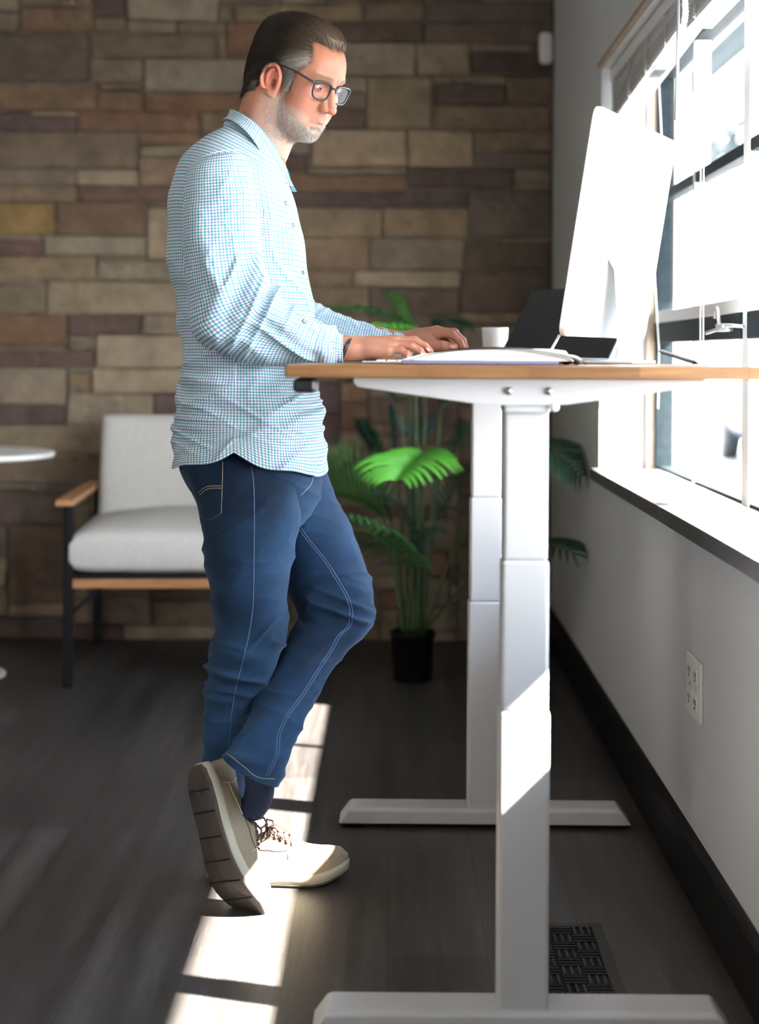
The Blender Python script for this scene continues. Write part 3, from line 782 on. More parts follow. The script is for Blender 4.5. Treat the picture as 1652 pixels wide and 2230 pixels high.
def car():
    r = empty('parked_car', (4.0, 16.0, -.15), label='dark grey-blue car parked outside the window', cat='car')
    r.rotation_euler = (0, 0, 0)
    # body: sections along Y (length), x 0..1.8
    secs = [(0, .42, .62, .10), (.12, .30, .86, .05), (.9, .24, .94, .0), (1.5, .22, 1.02, .0), (2.6, .22, 1.04, .0), (3.3, .22, 1.0, 0), (4.0, .26, .92, .02), (4.3, .34, .75, .08)]
    K = np.array(secs); nv, nu = 60, 40
    G = np.zeros((nv, nu, 3)); Kc = catmull(np.c_[K[:, 0], K[:, 0]*0, K[:, 0]*0, K[:, 1:]], nv)
    th = np.linspace(0, 2*np.pi, nu, endpoint=False)
    for i in range(nv):
        y, z0, z1, ins = Kc[i, 0], Kc[i, 3], Kc[i, 4], Kc[i, 5]; a = .9-ins; c = (z0+z1)/2; hh = (z1-z0)/2
        G[i, :, 0] = .9+a*np.sign(np.cos(th))*np.abs(np.cos(th))**.4; G[i, :, 1] = y
        G[i, :, 2] = c+hh*np.sign(np.sin(th))*np.abs(np.sin(th))**.5
    grid_mesh('body', G, M_carpaint, r, closed_u=True, cap=True)
    g = MB()
    prof = [(.55, 1.0), (1.0, 1.40), (1.5, 1.47), (2.4, 1.46), (3.15, 1.02)]
    vs = []
    for x, ins in ((.12, 0), (.26, .0), (1.54, 0), (1.68, 0)):
        for (y, z) in prof: vs.append(((.10 if z < 1.1 else .24) if x < .9 else (1.70 if z < 1.1 else 1.56), y, z))
    g.add(vs[:5]+vs[15:], [(4, 3, 2, 1, 0), (5, 6, 7, 8, 9), (0, 1, 6, 5), (1, 2, 7, 6), (2, 3, 8, 7), (3, 4, 9, 8)])
    g.build('cabin', M_carglass, r, bevel=.03)
    g = MB(); g.add([(.235, 1.02, 1.415), (1.565, 1.02, 1.415), (1.565, 1.5, 1.485), (1.565, 2.4, 1.475), (1.50, 2.5, 1.44), (.30, 2.5, 1.44), (.235, 2.4, 1.475), (.235, 1.5, 1.485)], [(0, 1, 2, 7), (7, 2, 3, 6), (6, 3, 4, 5)]); g.build('roof', M_carpaint, r)
    for x in (.0, 1.62):
        for y in (.85, 3.45):
            t = MB(); t.lathe([(.20, 0), (.32, .01), (.33, .05), (.33, .17), (.32, .20), (.20, .21)], 32); w_ = t.build('wheel', M_tyre, r, smooth=True)
            w_.location = (x-.02, y, .33); w_.rotation_euler = (0, math.pi/2, 0)
    for x in (.10, 1.52):
        t = MB(); t.box((x, -.01, .62), (x+.2, .10, .80)); t.build('tail_light', M_red, r, bevel=.02)
car()
def building():
    r = empty('building_across', (16, 20, -.15), label='long white building across the street behind the car', cat='building')
    a = MB(); a.box((0, -18, 0), (6, 34, 4.6)); a.build('wall', M_white_b, r)
    a = MB(); a.box((-.25, -18.2, 4.5), (6, 34.2, 4.85)); a.build('eave', M_soffit, r)
    for k in range(6):
        a = MB(); a.box((-.04, -14+k*8, 1.0), (.02, -11+k*8, 2.6)); a.build('window', M_carglass, r)
building()

# ------------------------------------------------------------------ the standing desk
DN, DF = 2.49, 3.97; DL, DR = -.162, .600; DT, DB = 1.066, 1.0455
def desk():
    r = empty('standing_desk', (.2175, 3.14, 0), label='electric standing desk with oak top and pale grey telescoping legs', cat='desk')
    r.rotation_euler = (0, 0, -math.radians(.3))
    O = Vector(r.location)
    def V(*p): return Vector(p)-O
    t = MB(); t.box(V(DL, DN, DB), V(DR, DF, DT)); t.build('tabletop', M_desk, r, bevel=.003)
    def leg(y, sgn):
        cx = .2175
        # column segments: top one thinnest
        segs = [('column_segment', .0355, .755, 1.005), ('column_segment', .0378, .516, .757), ('column_segment', .0405, .028, .518)]
        for nm, hw, z0, z1 in segs:
            m = MB(); d = hw*.78; m.box(V(cx-hw, y-d, z0), V(cx+hw, y+d, z1)); m.build(nm, M_frame, r, bevel=.007, seg=3)
        # foot
        f = MB(); hy = .045
        L0, L1 = cx-.335, cx+.335
        top = [(L0+.030, -hy+.008), (L1-.030, -hy+.008), (L1-.030, hy-.008), (L0+.030, hy-.008)]
        mid = [(L0+.022, -hy), (L1-.022, -hy), (L1-.022, hy), (L0+.022, hy)]
        low = [(L0, -hy), (L1, -hy), (L1, hy), (L0, hy)]
        vs = [V(a, y+b, .046) for a, b in top]+[V(a, y+b, .040) for a, b in mid]+[V(a, y+b, .020 if False else .012) for a, b in low]
        vs2 = vs[:8]+[V(L0, y-hy, .010), V(L1, y-hy, .010), V(L1, y+hy, .010), V(L0, y+hy, .010)]
        fs = [(0, 1, 2, 3)]+[(k, (k+1) % 4, 4+(k+1) % 4, 4+k) for k in range(4)]+[(4+k, 4+(k+1) % 4, 8+(k+1) % 4, 8+k) for k in range(4)]+[(11, 10, 9, 8)]
        f.add(vs2, fs); f.build('foot', M_frame, r, bevel=.003)
        for a in (L0+.04, L1-.04):
            g = MB(); g.lathe([(.005, .006), (.020, .006), (.022, .003), (.022, 0), (.001, 0)], 20, V(a, y, 0)); g.build('levelling_foot', M_rubber, r, smooth=True)
        # top bracket, tapered to both ends
        m = MB(); yb = y-.047
        poly = [(-.056, DB), (-.056, 1.038), (-.050, 1.031), (.06, 1.016), (.14, 1.005), (.20, 1.003), (.28, 1.005), (.40, 1.022), (.490, 1.036), (.497, 1.041), (.497, DB)]
        poly = [(a-O.x, b) for a, b in poly]
        m.prism(poly, 1, yb-O.y, yb+.003-O.y); m.prism(poly, 1, y+.047-O.y, y+.050-O.y)
        m.box(V(-.052, yb, DB-.003), V(.493, y+.05, DB)); m.build('top_bracket', M_frame, r, bevel=.001)
        for a in (.188, .251):
            k = MB(); k.lathe([(.0015, 0), (.0055, .0006), (.0066, .003), (.0066, .004), (.004, .0065), (.001, .007)], 16)
            ko = k.build('bolt', M_chrome, r, smooth=True); ko.rotation_euler = (math.pi/2, 0, 0); ko.location = V(a, yb+.001, 1.026)
        k = MB(); k.lathe([(.001, 0), (.006, .001), (.0075, .005), (.006, .009), (.001, .010)], 16); ko = k.build('knob', M_white, r, smooth=True); ko.rotation_euler = (math.pi/2, 0, 0); ko.location = V(cx+.043, y-.040, 1.001)
        k = MB(); k.box(V(cx-.0375, y-.040, .990), V(cx+.0375, y+.040, 1.008)); k.build('motor_housing', M_frame, r, bevel=.006)
    leg(2.575, -1); leg(3.715, 1)
    m = MB(); m.box(V(.17, 2.62, 1.008), V(.265, 3.68, DB-.001)); m.build('crossbeam', M_black, r, bevel=.003)
    m = MB(); m.box(V(-.150, DN+.012, 1.021), V(-.114, DN+.12, DB-.001)); h = m.build('height_control', M_black, r, bevel=.008, seg=4)
    h['label'] = 'black height control box'
    k = MB(); k.box(V(-.1515, DN+.04, 1.027), V(-.1495, DN+.10, 1.039)); k.build('control_buttons', M_alu, h)
desk()

# ------------------------------------------------------------------ monitor
def monitor():
    pn = Vector((.350, 3.05, 0)); d = Vector((.42, .907, 0)).normalized(); n = Vector((d.y, -d.x, 0))     # n points to the back (+X, -Y)
    W, H, z0 = .56, .440, 1.120; ta = math.radians(9)
    base = Vector((pn.x-.030, pn.y, z0))
    up = (Vector((0, 0, 1))*math.cos(ta)+n*math.sin(ta)); nb = (n*math.cos(ta)-Vector((0, 0, 1))*math.sin(ta))
    r = empty('computer_monitor', (base.x+d.x*W/2, base.y+d.y*W/2, DT), label='thin white computer monitor turned away, standing at the window end of the desk', cat='monitor')
    O = Vector(r.location)
    def pt(a, b, c): return base+d*a+up*b+nb*c-O
    def panel(a0, a1, b0, b1, c0, c1, rad):
        m = MB(); out = []
        for cx, cy, s in ((a1-rad, b1-rad, 0), (a0+rad, b1-rad, 90), (a0+rad, b0+rad, 180), (a1-rad, b0+rad, 270)):
            for k in range(6): t = math.radians(s+18*k); out.append((cx+rad*math.cos(t), cy+rad*math.sin(t)))
        nn = len(out); vs = [pt(a, b, c0) for a, b in out]+[pt(a, b, c1) for a, b in out]
        m.add(vs, [tuple(range(nn))[::-1], tuple(range(nn, 2*nn))]+[(k, (k+1) % nn, nn+(k+1) % nn, nn+k) for k in range(nn)]); return m
    panel(0, W, 0, H, -.006, .006, .022).build('housing', M_white, r, bevel=.002)
    panel(.008, W-.008, .06, H-.008, -.0068, -.006, .01).build('screen', M_screen, r)
    # bent foot: plate down from the back, then forward under the panel
    m = MB(); a0, a1 = W/2-.08, W/2+.08
    prof = [(.16, .006), (.14, .022), (.02, .050), (-.035, .052)]
    vs = []
    for a in (a0, a1):
        for b, c in prof: vs.append(pt(a, b, c))
        for b, c in prof: vs.append(pt(a, b, c+.006))
    np_ = len(prof); fs = []
    for k in range(np_-1):
        fs += [(k, k+1, 2*np_+k+1, 2*np_+k), (np_+k, np_+k+1, 3*np_+k+1, 3*np_+k), (k, k+1, np_+k+1, np_+k), (2*np_+k, 2*np_+k+1, 3*np_+k+1, 3*np_+k)]
    m.add(vs, fs)
    m.build('stand_neck', M_alu, r)
    c0 = base+d*W/2; 
    m = MB(); f = -n
    q = [c0+d*.085+n*.085, c0-d*.085+n*.085, c0-d*.085-n*.09, c0+d*.085-n*.09]
    m.add([Vector((v.x, v.y, DT+.001))-O for v in q]+[Vector((v.x, v.y, DT+.008))-O for v in q], [(0, 1, 2, 3), (7, 6, 5, 4), (0, 4, 5, 1), (1, 5, 6, 2), (2, 6, 7, 3), (3, 7, 4, 0)])
    m.build('stand_base', M_alu, r, bevel=.002)
monitor()
c = MB(); c.tube([P(1218, 729, 3.12), P(1211, 742, 3.12), P(1203, 756, 3.10), P(1198, 766, 3.08), P(1194, 789, 3.05)], .003, 8)
tag(c.build('charging_cable', M_white, smooth=True), 'short white cable coming down below the monitor corner', 'cable')

# ------------------------------------------------------------------ laptop
def laptop():
    hl = Vector((.252, 3.79, DT+.016)); d = Vector((.235, -.225, 0)).normalized(); f = Vector((-d.y*-1, 0, 0))
    f = Vector((d.y, -d.x, 0))           # towards the user: (-, -)
    if f.x > 0: f = -f
    r = empty('laptop', (hl.x, hl.y, DT), label='open dark grey laptop angled behind the monitor', cat='laptop'); O = Vector(r.location)
    W = .318; D = .20; ta = math.radians(37)
    up = Vector((0, 0, 1))*math.cos(ta)-f*math.sin(ta)
    nn = f*math.cos(ta)+Vector((0, 0, 1))*math.sin(ta)
    def slab(name, o, a, b, n_, la, lb, t0, t1, m_, par, bev=.003):
        vs = [o+a*x+b*y+n_*z-O for z in (t0, t1) for x, y in ((0, 0), (la, 0), (la, lb), (0, lb))]
        q = MB().add(vs, [(0, 3, 2, 1), (4, 5, 6, 7), (0, 1, 5, 4), (1, 2, 6, 5), (2, 3, 7, 6), (3, 0, 4, 7)]); return q.build(name, m_, par, bevel=bev)
    slab('base', hl, d, f, Vector((0, 0, 1)), W, D, -.0155, -.004, M_lapgrey, r)
    slab('keyboard', hl+d*.02+f*.02, d, f, Vector((0, 0, 1)), W-.04, .10, -.0042, -.0028, M_black, r, .0005)
    ld = slab('lid', hl-Vector((0, 0, .004)), d, up, nn, W, .205, -.005, .0, M_lapgrey, r)
    slab('screen', hl-Vector((0, 0, .004))+d*.002+up*.002, d, up, nn, W-.004, .201, 0, .0008, M_screen, ld, .0003)
    slab('bezel_edge', hl-Vector((0, 0, .004))+d*.0+up*.2015, d, up, nn, W, .0035, 0, .0012, M_black, ld, .0003)
laptop()
# mug
def mug():
    p = P(1077, 790, 3.90)
    r = empty('coffee_mug', (p.x, 3.90, DT), label='white coffee mug standing left of the laptop', cat='mug')
    m = MB(); m.lathe([(.024, .0005), (.0255, .0), (.027, .004), (.0325, .082), (.0325, .084), (.0305, .084), (.025, .008), (.001, .007)], 40); m.build('cup_body', M_ceramic, r, smooth=True)
    m = MB(); m.tube([(.0, .027, .020), (.0, .046, .022), (.0, .056, .040), (.0, .052, .062), (.0, .029, .068)], .0045, 10); m.build('handle', M_ceramic, r, smooth=True)
mug()
# open magazine with curling pages
def magazine():
    x0, x1, y0, y1 = .018, .330, 2.70, 2.93
    r = empty('open_notebook', ((x0+x1)/2, (y0+y1)/2, DT), label='open white notebook with curling pages lying on the near side of the desk', cat='notebook'); O = Vector(r.location)
    nu, nv = 60, 16
    def sheet(name, base, amp, lift, xs, m_, par, seed):
        u = np.linspace(0, 1, nu); v = np.linspace(0, 1, nv)
        X = xs[0]+(xs[1]-xs[0])*u[None, :]+0*v[:, None]; Yy = y0+(y1-y0)*v[:, None]+0*u[None, :]
        Z = DT+base+amp*np.sin(np.pi*np.clip(u, 0, 1))[None, :]**.6*(1-.15*v[:, None])+lift*np.exp(-((1-u)/.10)**2)[None, :]*(.5+.5*np.cos(6*v[:, None]+seed))
        Z = np.maximum(Z, DT+base)
        top = np.stack([X, Yy, Z], -1)-np.array(O); bot = top.copy(); bot[..., 2] -= .0012
        o1 = grid_mesh(name, top, m_, None); o2 = grid_mesh(name, bot, m_, None, flip=True)
        return join_objs(name, [o1, o2], par)
    m = MB(); m.box(Vector((x0, y0, DT+.0005))-O, Vector((x1-.05, y1, DT+.006))-O); m.build('cover', mat('purple_shadow_cover', (.22, .20, .34), .5), r, bevel=.002)  # purple-grey cover colour stands in for the shadow under the pages
    m = MB()
    prof = [(x0+.002, .0065), (x0+.002, .0085), (x0+.03, .016), (x0+.06, .021), (x0+.12, .0255), (x0+.20, .0275), (x0+.25, .027), (x0+.275, .024), (x1-.030, .014), (x1-.022, .0065)]
    poly = [(a-O.x, b) for a, b in prof]
    m.prism(poly, 1, y0+.004-O.y, y1-.004-O.y); m.build('page_block', M_paper, r, bevel=.001)
    for k, (b, a, l, s) in enumerate(((.0010, .0262, .004, 0), (.0012, .0275, .008, 1.5), (.0014, .0288, .010, 3.0))):
        sheet('page', b, a, l, (x0+.003+.002*k, x1-.012*(2-k)), M_paper, r, s)
magazine()
# slim keyboard under the hands
def keyboard():
    x0, x1, y0, y1 = -.055, .055, 2.99, 3.42
    r = empty('keyboard', ((x0+x1)/2, (y0+y1)/2, DT), label='slim silver keyboard under the hands', cat='keyboard'); O = Vector(r.location)
    m = MB(); m.box(Vector((x0, y0, DT+.0005))-O, Vector((x1, y1, DT+.0045))-O); m.build('base', M_alu, r, bevel=.0015)
    for j in range(5):
        for i in range(14):
            w_ = (y1-y0-.02)/14; y = y0+.01+w_*i; x = x0+.008+.0195*j
            m = MB(); m.box(Vector((x, y+.0015, DT+.0045))-O, Vector((x+.0165, y+w_-.0015, DT+.0066))-O); m.build('key', M_black if j == 0 else M_white, r)
keyboard()
m = MB(); p1, p2 = P(1384, 771, 3.28), P(1466, 800, 2.75)
p1 = Vector((.500, 3.00, DT+.0265)); p2 = Vector((.545, 2.86, DT+.0035)); m.tube([p1, (p1*.9+p2*.1), (p1*.1+p2*.9), p2], [.002, .0040, .0040, .0015], 10)
M_pen = mat('dark_pen', (.03, .012, .04), .4)
tag(m.build('pen', M_pen, smooth=True), 'dark slim pen lying at the window end of the desk, tip towards the edge', 'pen')

# ------------------------------------------------------------------ armchair
def armchair():
    r = empty('armchair', (-1.055, 5.19, 0), math.radians(3.7), label='armchair with off-white cushions, oak arms and black metal frame by the stone wall', cat='armchair')
    W = .69
    def L(name, lo, hi, m_, bev=.003, par=r): return MB().box(lo, hi).build(name, m_, par, bevel=bev)
    for x in (0, W-.03):
        L('leg', (x, 0, 0), (x+.03, .03, .588), M_blackmetal); L('leg', (x, .80, 0), (x+.03, .83, .588), M_blackmetal)
        L('armrest', (x-.024 if x == 0 else x-.002, -.022, .588), (x+.032 if x == 0 else x+.054, .86, .610), M_chairwood, .004)
        m = MB(); m.box((x+.004, .03, .335), (x+.026, .80, .362)); m.bar((x+.015, .03, .24), (x+.015, .14, .34), .016, .016); m.bar((x+.03 if x == 0 else x, .012, .245), (x+.12 if x == 0 else x-.09, .012, .325), .014, .014); m.build('side_rail', M_blackmetal, r)
    L('front_rail', (.03, -.006, .322), (W-.03, .022, .352), M_chairwood)
    m = MB(); m.box((.03, .001, .352), (W-.03, .80, .366)); m.build('seat_frame', M_blackmetal, r)
    m = MB(); m.box((.03, .80, .40), (W-.03, .82, .43)); m.box((.03, .80, .68), (W-.03, .82, .71)); m.build('back_rail', M_blackmetal, r)
    def cushion(name, O, ax, ay, az, dx, dy, dz, crown):
        nu, nv = 44, 44; bm = bmesh.new(); O = Vector(O)
        def S(u, v, top):
            a, b_ = u*2-1, v*2-1; rad = .10
            e = (1-abs(a)**14)*(1-abs(b_)**14)
            e = max(e, 0)**.22
            c = crown*(1-a*a)*(1-b_*b_)
            h = dz/2*e+ (c if top else c*.25)
            x, y = (a*dx/2*(1-.01*(1-e))), (b_*dy/2)
            return O+ax*x+ay*y+az*(h if top else -h)
        me = []
        for top in (True, False):
            g = [[bm.verts.new(S(math.sin((i/nu-.5)*math.pi)/2+.5, math.sin((j/nv-.5)*math.pi)/2+.5, top)) for i in range(nu+1)] for j in range(nv+1)]
            for j in range(nv):
                for i in range(nu): bm.faces.new((g[j][i], g[j][i+1], g[j+1][i+1], g[j+1][i]))
        bmesh.ops.remove_doubles(bm, verts=bm.verts, dist=.0008); bmesh.ops.recalc_face_normals(bm, faces=bm.faces)
        me = bpy.data.meshes.new(name); bm.to_mesh(me); bm.free(); return link(name, me, M_cushion, r)
    X, Y_, Z = Vector((1, 0, 0)), Vector((0, 1, 0)), Vector((0, 0, 1))
    cushion('seat_cushion', (.347, .345, .436), X, Y_, Z, .665, .70, .140, .045)
    a = math.radians(17); ub = Z*math.cos(a)+Y_*math.sin(a); nb = Y_*math.cos(a)-Z*math.sin(a)
    cushion('back_cushion', (.355, .655, .615), X, ub, -nb, .63, .49, .14, .02)
armchair()

def side_table():
    r = empty('side_table', (-1.475, 5.38, 0), label='round white pedestal side table at the left edge', cat='table')
    m = MB(); m.lathe([(.001, .728), (.30, .728), (.340, .734), (.345, .742), (.343, .749), (.33, .751), (.001, .751)], 64); m.build('table_top', M_white, r, smooth=False, bevel=0)
    m = MB(); m.lathe([(.05, .728), (.022, .70), (.02, .10), (.03, .03), (.10, .02)], 24); m.build('pedestal', M_white, r, smooth=True)
    m = MB(); m.lathe([(.001, .03), (.10, .024), (.17, .012), (.187, .004), (.187, 0), (.001, 0)], 64); m.build('base_plate', M_white, r, smooth=True)
side_table()

# ------------------------------------------------------------------ potted palm
def palm():
    pot = Vector((.077, 5.36, 0))
    r = empty('potted_palm', pot, label='green palm plant in a small black pot in the corner by the stone wall', cat='plant')
    m = MB(); m.lathe([(.058, .0), (.062, .004), (.073, .150), (.076, .150), (.076, .162), (.070, .162), (.068, .145), (.001, .143)], 40); p_ = m.build('pot', M_pot, r, smooth=True)
    m = MB(); m.lathe([(.001, .140), (.068, .144), (.069, .147), (.001, .155)], 24); m.build('soil', M_soil, p_, smooth=True)
    m = MB(); rnd = random.Random(4)
    mats = {}
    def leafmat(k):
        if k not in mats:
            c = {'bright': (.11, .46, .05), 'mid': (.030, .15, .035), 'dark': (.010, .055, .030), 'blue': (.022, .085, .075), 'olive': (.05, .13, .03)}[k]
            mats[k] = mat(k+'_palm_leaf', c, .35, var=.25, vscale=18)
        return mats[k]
    def frond(stem0, ctrl, n, ln, kind, droop=.6, spread=1.0, wid=.014, side=(1, 1), stemr=.006, fwd=.55, tilt=0.0, rise=.25):
        """ctrl: 3-4 points (px, py, Y): where leaflets begin ... tip"""
        pts = [P(*c) for c in ctrl]; K = catmull([list(q) for q in pts], 40)
        mb = MB(); O = pot
        rib = [Vector(k)-O for k in K]
        st = [Vector(stem0), rib[0].lerp(Vector(stem0), .55)+Vector((0, 0, .03)), rib[0]]
        Ks = catmull([list(q) for q in st], 12)
        sm = MB(); sm.tube([Vector(k) for k in Ks], [stemr*(1.1-.4*i/11) for i in range(12)], 8)
        s_o = sm.build('stem', M_stem, r, smooth=True)
        mb.tube(rib, [stemr*.6*(1-.8*i/39) for i in range(40)], 6)
        for i in range(n):
            t = (i+.5)/n; f = t*38; a = int(f); p = rib[a].lerp(rib[a+1], f-a)
            d = (rib[min(a+2, 39)]-rib[max(a-1, 0)]).normalized()
            up = Vector((0, 0, 1)); sd = d.cross(up)
            sd = sd.normalized() if sd.length > .05 else Vector((1, 0, 0))
            nu_ = sd.cross(d).normalized()
            if tilt: q = Matrix.Rotation(tilt, 3, d); sd = q @ sd; nu_ = q @ nu_
            L = ln*(math.sin(math.pi*(.12+.80*t))**.7)*rnd.uniform(.92, 1.06)
            for s in (-1, 1):
                if not side[0 if s < 0 else 1]: continue
                dirv = (sd*s*spread+d*(fwd+.5*t)+nu_*rise).normalized()
                vs, fs = [], []; q = p.copy(); dv = dirv.copy(); S = 7
                wdir = d.cross(dv).cross(dv).normalized() if False else (d-dv*d.dot(dv)).normalized()
                for j in range(S+1):
                    u = j/S; w_ = wid*(math.sin(math.pi*min(1, .18+.82*u))**.7 if u < 1 else .02)*(.6+.4*L/ln)
                    nrm = wdir.cross(dv).normalized()
                    vs += [q-wdir*w_/2+nrm*w_*.12, q-nrm*w_*.05, q+wdir*w_/2+nrm*w_*.12]
                    q = q+dv*L/S; dv = (dv+Vector((0, 0, -1))*droop/S).normalized(); wdir = (wdir-dv*wdir.dot(dv)).normalized()
                for j in range(S):
                    b_ = j*3; fs += [(b_, b_+1, b_+4, b_+3), (b_+1, b_+2, b_+5, b_+4)]
                mb.add([Vector((min(v_.x, .600-O.x), v_.y, v_.z)) for v_ in vs], fs)
        o = mb.build('frond', leafmat(kind), r, smooth=True, recalc=False)
        so = o.modifiers.new('thick', 'SOLIDIFY'); so.thickness = .0008
    z = .15
    # front bright leaf, arching to the camera
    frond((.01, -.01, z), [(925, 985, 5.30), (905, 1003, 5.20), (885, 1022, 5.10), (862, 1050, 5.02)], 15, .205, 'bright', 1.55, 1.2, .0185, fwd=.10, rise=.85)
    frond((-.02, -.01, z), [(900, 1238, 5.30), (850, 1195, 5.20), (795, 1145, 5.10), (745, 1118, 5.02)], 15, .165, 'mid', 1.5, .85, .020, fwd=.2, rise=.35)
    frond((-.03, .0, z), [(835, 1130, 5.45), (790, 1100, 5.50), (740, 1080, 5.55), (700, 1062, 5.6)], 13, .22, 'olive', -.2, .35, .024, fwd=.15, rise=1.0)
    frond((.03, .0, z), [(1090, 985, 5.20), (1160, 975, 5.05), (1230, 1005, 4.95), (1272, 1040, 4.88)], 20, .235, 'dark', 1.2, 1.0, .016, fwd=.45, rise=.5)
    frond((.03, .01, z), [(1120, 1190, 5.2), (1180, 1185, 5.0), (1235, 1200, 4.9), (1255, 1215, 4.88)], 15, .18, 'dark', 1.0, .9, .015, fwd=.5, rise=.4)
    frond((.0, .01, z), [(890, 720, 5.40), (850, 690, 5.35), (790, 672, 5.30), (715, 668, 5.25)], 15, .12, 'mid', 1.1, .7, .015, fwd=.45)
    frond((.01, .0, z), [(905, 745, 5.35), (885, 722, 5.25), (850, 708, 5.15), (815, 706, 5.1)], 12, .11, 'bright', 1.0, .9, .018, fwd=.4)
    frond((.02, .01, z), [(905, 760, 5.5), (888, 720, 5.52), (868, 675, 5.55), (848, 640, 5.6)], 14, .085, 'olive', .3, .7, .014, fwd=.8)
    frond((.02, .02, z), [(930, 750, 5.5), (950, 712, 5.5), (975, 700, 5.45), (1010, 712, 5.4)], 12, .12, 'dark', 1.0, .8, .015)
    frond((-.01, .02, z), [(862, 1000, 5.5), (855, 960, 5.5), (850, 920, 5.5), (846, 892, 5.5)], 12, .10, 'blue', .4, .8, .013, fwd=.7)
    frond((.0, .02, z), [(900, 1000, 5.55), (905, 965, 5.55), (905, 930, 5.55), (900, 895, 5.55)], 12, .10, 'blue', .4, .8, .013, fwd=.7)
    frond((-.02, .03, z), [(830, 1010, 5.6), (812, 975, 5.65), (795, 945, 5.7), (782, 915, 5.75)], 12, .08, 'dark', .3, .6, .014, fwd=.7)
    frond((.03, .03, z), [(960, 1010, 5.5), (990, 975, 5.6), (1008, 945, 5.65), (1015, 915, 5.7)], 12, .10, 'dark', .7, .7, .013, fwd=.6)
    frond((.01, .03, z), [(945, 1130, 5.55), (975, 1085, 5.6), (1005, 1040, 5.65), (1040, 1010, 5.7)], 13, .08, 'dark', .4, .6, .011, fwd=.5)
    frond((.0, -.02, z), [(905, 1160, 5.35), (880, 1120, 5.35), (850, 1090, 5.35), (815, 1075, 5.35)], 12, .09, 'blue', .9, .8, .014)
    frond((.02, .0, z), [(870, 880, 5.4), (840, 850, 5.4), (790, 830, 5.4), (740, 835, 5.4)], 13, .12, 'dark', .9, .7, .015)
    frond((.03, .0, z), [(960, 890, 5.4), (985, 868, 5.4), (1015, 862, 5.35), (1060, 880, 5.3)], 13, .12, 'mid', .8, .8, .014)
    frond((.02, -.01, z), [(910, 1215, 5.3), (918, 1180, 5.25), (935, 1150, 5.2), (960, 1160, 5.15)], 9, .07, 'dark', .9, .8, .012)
palm()

# ------------------------------------------------------------------ the man at the desk
HY, HP = math.radians(32), math.radians(25)
Fv = np.array([math.cos(HP)*math.cos(HY), -math.cos(HP)*math.sin(HY), -math.sin(HP)])
Rv = np.array([-math.sin(HY), -math.cos(HY), 0.0]); Uv = np.cross(Rv, Fv)
HO = np.array(P(597, 168, 3.214))-.074*Rv
HM = np.stack([Fv, Rv, Uv])                       # world -> head (forward, camera side, up)
SA, SB, SCC = .94, 1.0, .90
def h2w(p):
    p = np.asarray(p, float); k = np.stack([np.where(p[..., 0] > 0, p[..., 0]*SA, p[..., 0]), p[..., 1]*SB, p[..., 2]*SCC], -1); return HO+k @ HM
def w2h(p):
    k = (np.asarray(p, float)-HO) @ HM.T; return np.stack([np.where(k[..., 0] > 0, k[..., 0]/SA, k[..., 0]), k[..., 1]/SB, k[..., 2]/SCC], -1)

